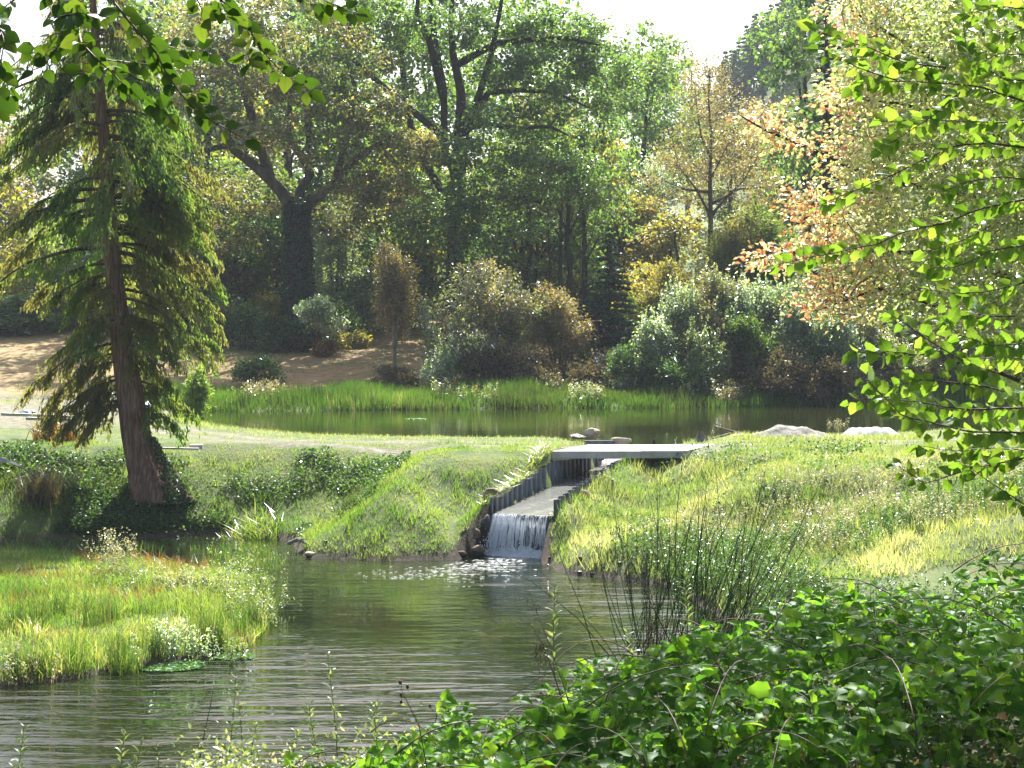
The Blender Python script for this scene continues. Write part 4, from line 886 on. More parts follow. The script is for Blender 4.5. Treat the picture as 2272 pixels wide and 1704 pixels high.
shrub('golden_birch', 'slim golden young birch on a thin pale stem above the reeds', 875, 88, 7.4, 1.3, 'birch', 190, 60, .10, 3, 'bark_pale', .35, .20, .45, 63, .3, shell=.35, trunkh=1.6, cat='tree')
shrub('grey_willow', 'wide greyish willow scrub arching over the middle of the far shore', 1090, 87, 6.3, 3.4, 'willow', 300, 62, .12, 12, 'bark', .9, .12, .55, 64, .15, shell=.4, trunkh=.4)
shrub('tan_willow', 'tan-leaved willow bush at the right end of the grey scrub', 1240, 87.5, 5.2, 2.0, 'birch', 170, 60, .11, 8, 'bark', .9, .1, .5, 65, .1, shell=.4)
shrub('willow_sapling', 'silvery willow sapling left of the grey scrub above the reeds', 985, 84, 2.0, 1.3, 'silver', 60, 45, .10, 8, low=.0, crad=.35, seed=66, upright=.5)
shrub('white_tip_sapling', 'thin bright-leaved sapling left of the grey willow scrub', 950, 90, 4.0, .8, 'silver', 40, 30, .11, 3, low=.2, crad=.3, seed=67)
shrub('brown_undergrowth', 'brown undergrowth under the grey willow scrub', 1130, 85, 1.7, 3.6, 'brown', 200, 60, .11, 14, low=-.2, crad=.4, seed=68)
shrub('brown_undergrowth', 'brown bramble heap below the golden young birch', 880, 85, .9, 1.3, 'brown', 70, 50, .10, 8, low=-.2, crad=.3, seed=69)
shrub('dark_bramble', 'dark green bramble mound at the left end of the far reeds', 570, 85, 1.5, 1.5, 'ivybank', 80, 60, .12, 8, low=-.2, crad=.4, seed=70)
shrub('bright_sapling', 'bright green sapling right of the conifer trunk', 437, 70, 2.5, .7, 'limeleaf', 60, 45, .10, 4, low=.0, crad=.28, seed=71, upright=.3)
shrub('layered_hazel', 'pale layered hazel bush right of the ivy-clad trunk', 800, 105, 5.2, 2.0, 'shoot', 120, 60, .15, 8, low=.1, crad=.6, seed=72, flat=.25)
shrub('glinting_holly', 'glinting holly tree close right of the ivy-clad trunk', 745, 107, 9.0, 1.9, 'silver', 190, 60, .11, 5, 'bark_dark', .7, .1, .6, 73, cat='tree')
shrub('yellow_fern_bush', 'low yellow-green fern bush behind the round willow', 770, 100, 1.6, 1.5, 'lime', 60, 50, .13, 7, low=-.1, crad=.35, seed=74)
shrub('dark_willow', 'large rounded dark green willow behind the silvery thicket', 1660, 106, 8.6, 3.9, 'conifer', 360, 80, .14, 9, 'bark_dark', .8, .1, .75, 75, .3, shell=.55, cat='tree')
shrub('golden_bush', 'golden shrub between the spruce and the silvery thicket', 1470, 100, 5.6, 2.0, 'gold', 150, 50, .13, 7, low=.05, crad=.6, seed=76)
for i, (px, Y, h, r0, mat, lab) in enumerate((
 (1510, 86, 5.4, 1.9, 'silver', 'tall silver-green willow at the left of the thicket'), (1600, 87, 5.6, 1.9, 'willow', 'tall willow in the middle of the silvery thicket'),
 (1560, 83, 3.6, 1.2, 'shoot', 'glittering white-leaved willow bush low in the thicket'), (1690, 87, 5.5, 1.9, 'silver', 'silver willow right of the thicket middle'),
 (1660, 84, 3.9, 1.5, 'reed', 'fresh green bush in front of the silver willows'), (1780, 86, 5.2, 1.9, 'willow', 'grey-green willow towards the right of the thicket'),
 (1890, 86, 4.6, 2.0, 'willow', 'dull willow at the right end of the thicket'), (1990, 85, 3.6, 2.0, 'willow', 'low willow behind the drooping lime twigs'),
 (1730, 82, 2.2, 1.5, 'brown', 'brown leafless scrub above the waterline below the thicket'), (1830, 82, 2.4, 1.6, 'brown', 'wider brown scrub right of the thicket foot'),
 (1400, 84, 2.4, 1.5, 'ivybank', 'green bramble mound left of the silvery thicket'), (1480, 82, 1.6, 1.1, 'ivybank', 'low bramble below the left silver willow'), (2120, 84, 4, 2.2, 'willow', 'willow at the right edge of the far shore'),
 (1455, 84, 3.8, 1.5, 'silver', 'low silvery willow at the left corner of the thicket'), (1545, 85, 4.8, 1.8, 'willow', 'grey-green willow between the left and middle thicket willows'), (1630, 86, 5.0, 1.8, 'silver', 'pale willow behind the fresh green bush'), (1740, 85, 4.6, 1.8, 'silver', 'pale willow above the brown scrub'), (1850, 84, 4.2, 1.8, 'silver', 'pale willow near the right end of the thicket'), (610, 98.5, 2.3, 1.7, 'ivybank', 'dark shrub in front of the ivy-clad trunk on its left'), (668, 98, 2.0, 1.3, 'ivybank', 'dark low shrub hiding the foot of the ivy-clad trunk'), (540, 100, 2.6, 1.8, 'ivybank', 'dark shrub at the left edge of the brown meadow'), (470, 101, 2.6, 1.8, 'lime', 'yellow-green shrub at the edge of the meadow beside the conifer'), (760, 102, 2.4, 1.8, 'ivybank', 'dark shrub below the glinting holly'),
 (1345, 86, 1.1, 1.2, 'willow', 'low scrub under the spruce'), (1300, 84, 1.1, .8, 'brown', 'pale dry weeds between the tan willow and the mound'))):
    shrub('willow_bush' if mat in ('silver', 'willow', 'shoot') else 'scrub_bush', lab, px, Y, h, r0, mat, int(40+r0*r0*28), 60, .11, 9, 'bark', .8, .0, .45, 80+i, .8 if mat in ('silver', 'willow', 'shoot') else .1, shell=.35)
# ------------------------------------------------------------------ leaning conifer at left
Yc = 47.4
pts = [(338, 1100), (322, 1050), (303, 980), (291, 900), (280, 820), (268, 740), (256, 640), (246, 540), (240, 420), (230, 300), (222, 200), (214, 110), (209, 40), (205, -20), (202, -75)]
rad = [.66, .52, .43, .39, .35, .30, .25, .22, .19, .165, .15, .13, .11, .08, .04]
b = PG(335, Yc); root = empty('leaning_conifer', b, 'tall conifer leaning left with reddish trunk and drooping green sprays', 'tree')
g = Geo(); tp = [np.array(tuple(P(px, py, Yc))) for px, py in pts]; tp[0][2] = tp[0][2]-.15
# fluted trunk
T_ = np.array(tp); n_s = 60; u0 = np.linspace(0, 1, len(T_)); us = np.linspace(0, 1, n_s)**1.3; cx_ = np.stack([np.interp(us, u0, T_[:, i]) for i in range(3)], -1); rs = np.interp(us, u0, rad); K = 22; V = []
for i in range(n_s):
    for j in range(K):
        a = j*6.283/K; fl = 1+.10*math.sin(a*5+i*.05)*(1-us[i])+.05*math.sin(a*9+2)+(.9*max(0, math.cos(a-.1))**2*max(0, .09-us[i])/.09 if us[i] < .09 else 0); fl *= 1+rng.normal(0, .012)
        V.append(cx_[i]+np.array([math.cos(a), math.sin(a), 0])*rs[i]*fl)
i = np.arange(n_s-1)[:, None]*K; j = np.arange(K)[None, :]; f = np.stack([i+j, i+(j+1) % K, i+K+(j+1) % K, i+K+j], -1).reshape(-1, 4)
mk('trunk', V, f, M['bark_red'], root, smooth=True)
br = Geo(); C = []; D = []; NN = []; VV = []
rc = np.random.default_rng(44)
def trunk_at(py): yy = [q[1] for q in pts]; return np.array([np.interp(-py, [-q for q in yy], T_[:, k]) for k in range(3)])
def bough(py, a, Lb, dens=1.0, rise=.15):
    p0 = trunk_at(py); dr = np.array([math.cos(a), math.sin(a), 0]); q = []
    for s in np.linspace(0, 1, 8): q.append(p0+dr*Lb*s+np.array([0, 0, Lb*(rise*s-.55*s*s)])+rc.normal(0, .04, 3)*s)
    q = np.array(q); br.tube(q, np.linspace(.045, .008, 8)*max(.5, Lb/2.5), 4)
    m_ = int(7*Lb*dens)
    for k in range(m_):
        s = rc.uniform(.22, 1.0); c = np.array([np.interp(s, np.linspace(0, 1, 8), q[:, i_]) for i_ in range(3)])
        side = rc.normal(0, 1); d2 = dr*rc.uniform(.2, .8)+np.array([-dr[1], dr[0], 0])*side*.8; Ls = rc.uniform(.35, 1.15)*(1.15-.5*s)
        e = c+d2/np.linalg.norm(d2)*Ls*.75+np.array([0, 0, -Ls*.85]); mid = (c+e)/2+np.array([0, 0, Ls*.14])
        if k % 2 == 0: br.tube([c, mid, e], [.008, .006, .003], 3)
        nn_ = int(30*Ls/.6); w = rc.random(nn_); base_ = (1-w)[:, None]**2*c+(2*w*(1-w))[:, None]*mid+(w**2)[:, None]*e
        off = rc.normal(0, .055, (nn_, 3)); off[:, 2] -= rc.random(nn_)*.10
        C.append(base_+off); dd = np.tile((e-c)/Ls, (nn_, 1))*.6+rc.normal(0, .35, (nn_, 3)); dd[:, 2] -= .75; D.append(dd); NN.append(rc.normal(0, 1, (nn_, 3))+np.array([0, -.5, .4])); VV.append(np.full(nn_, rc.random())*.5+rc.random(nn_)*.5)
for k in range(180):
    py = rc.uniform(-70, 800); 
    Lb = np.interp(py, [-75, 60, 300, 560, 700, 800], [.7, 2.6, 3.9, 3.5, 2.3, 1.7])*rc.uniform(.55, 1.0); a = rc.uniform(0, 6.283)
    if abs(math.cos(a)) < .35 and rc.random() < .5: a += 1.2
    if py > 560 and py < 700 and math.cos(a) < 0: Lb *= .75
    if py > 250 and py < 760 and math.cos(a) < -.2 and rc.random() < .35: continue
    if math.sin(a) < -.45 and rc.random() < .6: continue
    if math.cos(a) < 0 and py < 600: Lb *= 1.15
    bough(py, a, Lb)
for (py, a, Lb) in ((800, 3.3, 2.1), (830, 3.0, 1.7), (850, 2.7, 1.6), (860, 3.5, 1.7), (850, .3, 1.3), (800, -.2, 1.6), (820, .5, 1.5), (760, 3.2, 2.9), (800, 2.9, 2.5), (840, 3.4, 2.4), (870, 3.1, 2.0), (900, 3.0, 1.6), (895, .2, 1.4), (840, 0.1, 1.9), (880, 3.6, 1.2), (885, -.4, .9), (700, .1, 2.8), (660, -.3, 3.0), (720, 3.2, 2.3), (600, .2, 3.2), (560, -.1, 3.3), (640, .5, 2.9)):
    bough(py, a, Lb, 1.3, -.02)
C = np.concatenate(C); D = np.concatenate(D); NN = np.concatenate(NN); VV = np.concatenate(VV)
o = br.build('branches', M['bark'], root); o['kind'] = 'stuff'
foliage('crown', NEEDLE, C, D, NN, .16*(.6+.8*rc.random(len(C))), .20, M['conifer'], root, VV)
# ivy and litter on the foot of the trunk
n_ = 2300; u = rng.random(n_)**2.2; a = rng.uniform(-1.1+.6*u, 1.25, n_); py = 1100-u*130; c0 = np.array([trunk_at(min(q, 1099)) for q in py]); rr_ = np.interp(u, [0, .4, 1], [1.0, .72, .48])*(.85+.3*rng.random(n_))
Ci = c0+np.stack([np.cos(a)*rr_+.10, np.sin(a)*rr_*.8-.2, u*0], -1); foliage('ivy', RH, Ci, rdir(n_, -.8), np.stack([np.cos(a), -np.abs(np.sin(a))-.4, a*0+.4], -1)+rng.normal(0, .4, (n_, 3)), .07*(.6+.8*rng.random(n_)), .9, M['ivy'], root)

# ------------------------------------------------------------------ grass, reeds, weeds
def blades(name, x, y, hgt, wid, mat, lean=.25, seg=1, zoff=-.02, z=None, v=None, kind='stuff', flat=0.):
    n = len(x); z = height(x, y) if z is None else z; a = rng.uniform(0, 6.283, n); az = rng.uniform(0, 6.283, n)
    s = np.stack([np.cos(a), np.sin(a), a*0], -1)*(wid*.5)[:, None]; l_ = np.stack([np.cos(az), np.sin(az), az*0], -1)*(hgt*lean*rng.random(n)*1.6)[:, None]
    b = np.stack([x, y, z+zoff], -1); up = np.stack([x*0, y*0, hgt], -1)
    if seg == 1:
        V = np.stack([b-s, b+s, b+up+l_], 1).reshape(-1, 3); f = np.arange(n*3).reshape(-1, 3); k = 3
    else:
        m_ = b+up*.55+l_*.3; V = np.stack([b-s, b+s, m_+s*.75, b+up*(1-flat)+l_*1.3, m_-s*.75], 1).reshape(-1, 3); i = np.arange(n)[:, None]*5
        f = [np.concatenate([i+0, i+1, i+2, i+4], 1), np.concatenate([i+4, i+2, i+3], 1)]; k = 5
    if v is None: v = rng.random(n)
    o = mk(name, V, f, mat, attr=np.repeat(v, k)); o['kind'] = kind; return o
def field(n, x0, x1, y0, y1): return rng.uniform(x0, x1, n), rng.uniform(y0, y1, n)
def patchy(x, y, sc, seed, lo=.3, hi=.7): return sm(lo, hi, vn(x, y, sc, seed, 3))
# banks between the two ponds
x, y = field(240000, -17, 17, 33, 50.5); d1 = polydist(x, y, LP); t_, s_ = chan(x, y); tr = track(x, y); d2 = polydist(x, y, UP)
k = (d1 > .12) & (d2 > .1) & ~((np.abs(s_) < CHW+.16) & (t_ > -.2) & (t_ < 9.7)) & (tr < .35+.3*rng.random(len(x))) & (np.abs(x) < (y*.34+.5)) & ~((y > 47.3) & (y < 50.3) & (x > .9+(y-47.3)*.44) & (x < 6.0+(y-47.3)*.44))
hz_ = height(x, y); top_ = sm(1.7, 2.3, hz_); k &= rng.random(len(x)) < (.35+.65*patchy(x, y, 1.2, 5, .25, .55))
x, y, top_, d1 = x[k], y[k], top_[k], d1[k]
tall = patchy(x, y, .7, 9, .42, .68)
hg = (.10+.13*tall)*(1-.5*top_)*(.6+.8*rng.random(len(x)))+.05*(x > 1); wd_ = .016+.012*rng.random(len(x))
v_ = np.clip(rng.random(len(x))*.6+.55*patchy(x, y, 1.6, 15, .45, .75), 0, 1)
right = x > 1.4
blades('bank_grass', x[~right], y[~right], hg[~right], wd_[~right], M['grass'], .5, 1, v=v_[~right]*.8)
blades('bank_grass', x[right], y[right], hg[right]*1.1, wd_[right], M['shortgrass'], .5, 1, v=v_[right])
# overhanging fringe beside the steel wall
tt = rng.uniform(.1, 4.9, 1500); off = -(CHW+.06+rng.random(1500)*.35); xy = CH0+CHD*tt[:, None]+CHN*off[:, None]
blades('wall_grass', xy[:, 0], xy[:, 1], .14+.16*rng.random(1500), np.full(1500, .02), M['shortgrass'], 1.1, 2, zoff=.02, v=rng.random(1500))
# verge by the upper pond and track
x, y = field(90000, -20, 22, 48, 74); d2 = polydist(x, y, UP); tr = track(x, y)
k = (d2 > .05) & (d2 < 9) & (tr < .3+.4*rng.random(len(x))) & (np.abs(x) < y*.34+1) & (rng.random(len(x)) < np.clip(1.3-d2*.18, .25, 1)) & ~((y > 47.3) & (y < 50.3) & (x > .9+(y-47.3)*.44) & (x < 6.0+(y-47.3)*.44)) & ~((x < -15) & (rng.random(len(x)) < .75))
t_, s_ = chan(x, y); k &= ~((np.abs(s_) < CHW+.2) & (t_ < 11)); x, y, d2 = x[k], y[k], d2[k]
blades('verge_grass', x, y, (.05+.09*rng.random(len(x)))*(1+1.2*np.exp(-d2/.3)), .018+.01*rng.random(len(x)), M['shortgrass'], .5, 1)
# far reeds
x, y = field(150000, -17, 30, 74, 86.5); d2 = polydist(x, y, UP); k = (d2 > -.35) & (d2 < 4.6+1.3*vn(x, y, 4, 3)) & (y > 70) & (rng.random(len(x)) < .3+.7*patchy(x, y, 1.5, 19, .2, .55))
x, y, d2 = x[k], y[k], d2[k]; x, y, d2 = x[:52000], y[:52000], d2[:52000]
blades('far_reeds', x, y, (.22+.95*vn(x, y, 2.6, 23, 3)**1.3)*(.5+.7*rng.random(len(x))**.8), .035+.02*rng.random(len(x)), M['reed'], .22, 1, z=np.maximum(height(x, y), 2.0), v=np.clip(vn(x, y, 2.2, 29, 3)*.9+rng.normal(0, .15, len(x)), 0, 1))
x, y = field(60000, -17, 30, 74, 86.5); d2 = polydist(x, y, UP); k = (d2 > .2) & (d2 < 4.5) & (y > 72) & (patchy(x, y, 1.8, 119, .55, .7) > rng.random(len(x))); x, y = x[k][:900], y[k][:900]
weeds_later = (x, y)
# meadow tufts
x, y = field(16000, -24, 34, 83, 112); k = patchy(x, y, 3, 33, .5, .75) > rng.random(len(x)); x, y = x[k], y[k]
blades('meadow_grass', x, y, .10+.12*rng.random(len(x)), .05+.03*rng.random(len(x)), M['gold'], .6, 1)
x, y = field(36000, -60, 10, 118, 175); blades('hill_grass', x, y, .3+.3*rng.random(len(x)), .12+.1*rng.random(len(x)), M['shortgrass'], .6, 1)
x, y = field(9000, -26, -13, 74, 104); k = patchy(x, y, 2, 35, .35, .6) > rng.random(len(x)); blades('track_side_grass', x[k], y[k], .1+.15*rng.random(k.sum()), np.full(k.sum(), .04), M['shortgrass'], .6, 1)
# peninsula
x, y = field(150000, -17, -3, 25, 45); d1 = polydist(x, y, LP); k = (d1 > -.05) & (y < 41.6) & (x > -y*.335-.4) & (x < -2.5) & (rng.random(len(x)) < .35+.65*patchy(x, y, .9, 37, .25, .55)); x, y, d1 = x[k], y[k], d1[k]
x, y, d1 = x[:62000], y[:62000], d1[:62000]
hsc = .78-.5*sm(33, 39, y); tuft = patchy(x, y, 1.1, 39, .45, .66); hg = hsc*(.14+.34*tuft+.12*np.exp(-d1/.5))*(.55+.7*rng.random(len(x)))
red = patchy(x, y, 1.7, 43, .45, .7)
blades('peninsula_grass', x, y, hg, .011+.010*rng.random(len(x)), M['grass'], .35, 2, v=np.clip(rng.random(len(x))*.55+.6*red, 0, 1))
x, y = field(30000, -17, -3, 25, 41); d1 = polydist(x, y, LP); k = (d1 > 0) & (x > -y*.335) & (patchy(x, y, 1.0, 143, .52, .72) > rng.random(len(x))); x, y = x[k][:9000], y[k][:9000]
blades('peninsula_dry_grass', x, y, .16+.26*rng.random(len(x)), np.full(len(x), .012), M['rust'], .6, 2)
# sedge tufts standing in and beside the water
def tuftset(name, spots, n, h, w, mat, lean, label=None, z0=None, rad_=.12):
    X = []; Y_ = []; H = []; Z = []
    for (px, py, sc) in spots:
        x0, y0 = G(px, py, 0.05); x_ = x0+rng.normal(0, rad_*sc, n); y_ = y0+rng.normal(0, rad_*sc, n); X.append(x_); Y_.append(y_); H.append(h*sc*(.45+.6*rng.random(n))); Z.append(np.maximum(height(x_, y_), -.1))
    X, Y_, H, Z = map(np.concatenate, (X, Y_, H, Z)); return blades(name, X, Y_, H, np.full(len(X), w), mat, lean, 2, z=Z)
tuftset('sedge', [(px, py, random.uniform(.8, 1.5)) for px, py in ((25,1500),(60,1505),(100,1498),(170,1490),(262,1478),(272,1486),(290,1482),(345,1465),(450,1440),(470,1438),(486,1440),(530,1420),(560,1395),(580,1370),(586,1340),(40,1440),(90,1430),(200,1420),(240,1410),(130,1395))], 120, .75, .012, M['reed'], .25)
tuftset('marsh_reeds', [(random.uniform(0, 340), random.uniform(1205, 1232), random.uniform(.6, 1.1)) for _ in range(44)]+[(random.uniform(430, 620), random.uniform(1215, 1262), random.uniform(.45, .9)) for _ in range(34)]+[(random.uniform(620, 860), random.uniform(1246, 1262), random.uniform(.2, .45)) for _ in range(14)], 26, .62, .016, M['reed'], .22, rad_=.25)
# dark leafy cover on the left bank
def cover(name, x, y, h0, mat, leaf, layers=1.0, v=None, lw=.8, stand=0.):
    z = height(x, y); p = np.stack([x, y, z+h0*rng.random(len(x))**.7], -1); d = rdir(len(x), -.1+stand); nn = norm(rng.normal(0, .6, (len(x), 3))+np.array([0, -.2, 1]))
    V, f, a = scatter(RH, p, d, nn, leaf*(.6+.8*rng.random(len(x))), lw, v); o = mk(name, V, f, mat, attr=a); o['kind'] = 'stuff'; return o
x, y = field(60000, -16.5, -3, 43, 49.2); d1 = polydist(x, y, LP); k = (d1 > .1) & (patchy(x, y, 1.5, 45, .42, .62)*.8 > rng.random(len(x))) & (track(x, y) < .2) & (x < -4.6-(y-43)*-.45*1.0-0.2); cover('bank_undergrowth', x[k][:24000], y[k][:24000], .22, M['ivybank'], .085)
x, y = field(26000, -12.6, -8.2, 43.6, 46.8); d1 = polydist(x, y, LP); k = (d1 > .1); cover('ivy_ground_cover', x[k][:5500], y[k][:5500], .2, M['ivybank'], .08)
x, y = field(16000, 2, 17, 38, 48); d1 = polydist(x, y, LP); k = (d1 > .3) & (patchy(x, y, .9, 47, .5, .68) > rng.random(len(x))); cover('bank_herbs', x[k][:9000], y[k][:9000], .26, M['ivybank'], .075)
x, y = rng.normal(-10.1, .8, 1200), rng.normal(47.0, .5, 1200); cover('foot_ivy', x, y, .38, M['ivybank'], .08)
x, y = field(5000, 7.2, 13.5, 51.6, 53.6); z = height(x, y); k = (rng.random(5000) < .5); blades('heap_grass', x[k], y[k], .10+.16*rng.random(k.sum()), np.full(k.sum(), .02), M['shortgrass'], .5, 2)
# brown rushy undergrowth on the left bank: real clumps
def clump(name, label, px, py, z, h, r0, mat, n=500, w=.02, lean=.5, cat='plant', group=None, seg=2):
    x0, y0 = G(px, py, z); x_ = x0+rng.normal(0, r0*.5, n); y_ = y0+rng.normal(0, r0*.4, n); o = blades(name, x_, y_, h*(.4+.7*rng.random(n)), np.full(n, w), M[mat], lean, seg); del o['kind']; return tag(o, label, cat, group)
clump('brown_rush_clump', 'large dark brown rush clump on the left bank above the cove', 470, 1160, .6, 1.25, 1.0, 'rush', 1500, .018, .35)
clump('brown_rush_clump', 'brown rush clump left of the large one on the cove bank', 372, 1185, .4, .8, .7, 'brown', 800, .018, .5)
clump('dry_rush_clump', 'dry brown grass clump at the far left of the shaded bank', 95, 1125, .8, .9, .6, 'brown', 700, .02, .5)
clump('dark_rush_clump', 'dark rush clump in the gully left of the green spur', 775, 1110, 1.1, .6, .35, 'reed', 260, .018, .35)
clump('rusty_fern_clump', 'rusty fern clump on the bank left of the conifer trunk', 125, 1010, 1.9, .7, .6, 'rust', 600, .03, .7)
clump('fern_clump', 'green fern clump right of the ivy at the conifer foot', 560, 1130, .8, .55, .7, 'grass', 700, .03, .7)
clump('yellow_fern_clump', 'yellow-green fern clump at the waterline left of the cove', 250, 1175, .4, .7, .5, 'lime', 600, .03, .6)
# white-flowering weeds and small plants
def weeds(name, x, y, h, mat, leaf, per=30, sp=.10, z=None):
    n = len(x); z = height(x, y) if z is None else z; hh = h*(.5+.7*rng.random(n)); i = np.repeat(np.arange(n), per); u = rng.random(len(i)); lean = rng.normal(0, .14, (n, 2))
    p = np.stack([x[i]+lean[i, 0]*u*hh[i]+rng.normal(0, sp, len(i))*hh[i]*.6*(1-u*.5), y[i]+lean[i, 1]*u*hh[i]+rng.normal(0, sp, len(i))*hh[i]*.6*(1-u*.5), z[i]+hh[i]*(.12+.9*u)], -1)
    V, f, a = scatter(RH, p, rdir(len(i), .25), rdir(len(i), .5), leaf*(.6+.8*rng.random(len(i))), .5, np.clip(rng.random(len(i))*.5+.5*u, 0, 1)); o = mk(name, V, f, mat, attr=a); o['kind'] = 'stuff'; return o
x, y = field(4200, 3.2, 13.5, 35.5, 42.5); d1 = polydist(x, y, LP); k = (d1 > .5) & (patchy(x, y, 1.2, 49, .4, .6) > rng.random(len(x))); weeds('pale_weeds', x[k][:1400], y[k][:1400], .5, M['pale'], .042, 30)
x, y = field(14000, 1.6, 15, 27, 40.5); d1 = polydist(x, y, LP); k = (d1 > .1) & (d1 < 1.7) & (x > 3+rng.normal(0, .5, len(x))); weeds('bank_foot_weeds', x[k][:1400], y[k][:1400], .7, M['ivybank'], .055, 40)
x, y = rng.uniform(3.6, 13, 700), rng.normal(36.9, .8, 700); weeds('dark_herbs', x, y, .5, M['ivybank'], .055, 34)  # band of herbs with dark green leaves
for i, (px, py, z, n, h, mat, lab) in enumerate(((250,1268,.5,26,1.0,'pale','white-leaved tall weed at the top left of the peninsula'),(330,1290,.5,22,.5,'shoot','pale leafy weed in the middle of the peninsula'),(400,1300,.5,26,.45,'pale','white glinting weed mat on the peninsula'),(460,1305,.45,30,.6,'shoot','pale weed beside the peninsula tip'),(545,1330,.3,36,1.15,'shoot','tall white-leaved willowherb on the peninsula tip'),(560,1370,.2,28,.7,'shoot','lower leafy weed at the peninsula waterline'),(400,1420,.35,40,.6,'silver','dark shiny herb near the peninsula edge'),(520,1460,.05,10,.35,'shoot','small water herb off the peninsula edge'),(60,1500,.1,26,.5,'willow','herb clump at the far left waterline of the peninsula'),(1860,925,2.35,16,.9,'pale','weedy clump with pale seed heads between the two heaps'),(1340,1090,1.4,10,.4,'pale','pale seed spikes overhanging the channel'),(700,850,2.6,14,.8,'pale','pale flower spikes among the far reeds'))):
    x0, y0 = G(px, py, z); q = rng.normal(0, 1, (n, 2))*np.array([.3, .25]) if n > 12 else rng.normal(0, .15, (n, 2)); x_ = x0+q[:, 0]; y_ = y0+q[:, 1]
    o = weeds('tall_weed', x_, y_, h, M[mat], .05 if i != 11 else .1, 60, .16, z=np.maximum(height(x_, y_), .0)); tag(o, lab, 'plant')
    if n > 12 or i in (8, 10): del o['kind']
    if i in (7, 10): o['kind'] = 'stuff'
x, y = weeds_later; weeds('shore_herbs', x, y, .8, M['willow'], .10, 26, .2)
x, y = x[::3]+.6, y[::3]-.3; weeds('shore_stalks', x, y, 1.2, M['brown'], .09, 14, .14)
# duckweed mats
def mat_(name, px, py, z, rx, ry, label, n=1500):
    x0, y0 = G(px, py, z); a = rng.uniform(0, 6.283, n); r_ = np.sqrt(rng.random(n)); x_ = x0+np.cos(a)*r_*rx; y_ = y0+np.sin(a)*r_*ry; p = np.stack([x_, y_, z+.012+.03*rng.random(n)*(1-r_)], -1)
    V, f, at_ = scatter(RH, p, rdir(n, 0)*np.array([1, 1, .15]), norm(rng.normal(0, .2, (n, 3))+np.array([0, 0, 1])), .07*(.5+rng.random(n)), .9); tag(mk(name, V, f, M['floatweed'], attr=at_), label, 'water plant')
mat_('floating_weed', 375, 1478, 0, .62, .5, 'bright green floating weed mat against the peninsula edge', 2600)
mat_('floating_weed', 520, 1458, 0, .35, .3, 'small floating weed patch off the peninsula tip', 700)
mat_('floating_weed', 922, 930, 2.05, .45, .5, 'small green weed raft alone in the middle of the upper pond', 500)
mat_('floating_weed', 1245, 895, 2.06, 1.0, .7, 'bright weed fringe along the far reeds', 900)
mat_('floating_weed', 1075, 893, 2.06, .6, .4, 'smaller weed fringe left of the bright one', 350)

# ------------------------------------------------------------------ near branches with real leaves
def var_mats(mat): return M[mat]
LEAFMESH = {}
def leaf_mesh(kind, i, mat, vv):
    key = (kind, i, mat, vv)
    if key not in LEAFMESH:
        v, f, uv = {'beech': BEECH, 'lime': LIMEL, 'bramble': BRAMB, 'lance': LANCE}[kind][i]; LEAFMESH[key] = meshdata('leaf', v, f, M[mat], True, np.full(len(v), vv), uv)
    return LEAFMESH[key]
def put_leaves(parent, kind, mat, C, D, N, size, v, r_, name='leaf', limit=300, order=None):
    """the `limit` largest in view as leaf objects, the rest joined"""
    nvar = {'beech': 4, 'lime': 4, 'bramble': 5, 'lance': 3}[kind]
    s, d, nn = frames(D, N); idx = np.arange(len(C)) if order is None else np.asarray(order); base = Vector(parent.matrix_basis.translation)
    for i in idx[:limit]:
        o = bpy.data.objects.new(name, leaf_mesh(kind, int(r_.integers(nvar)), mat, round(float(v[i])*7)/7)); COL.objects.link(o); o.parent = parent
        mt = Matrix(((s[i][0], d[i][0], nn[i][0]), (s[i][1], d[i][1], nn[i][1]), (s[i][2], d[i][2], nn[i][2]))).to_4x4() @ Matrix.Scale(float(size[i]), 4); mt.translation = Vector(C[i])-base; o.matrix_local = mt
    rest = idx[limit:]
    if len(rest):
        base_ = {'beech': BEECH, 'lime': LIMEL, 'bramble': BRAMB, 'lance': LANCE}[kind]
        for q in range(2):
            sel = rest[q::2]
            if len(sel): foliage('foliage', base_[q], C[sel], D[sel], N[sel], size[sel], 1.0, M[mat], parent, v[sel])
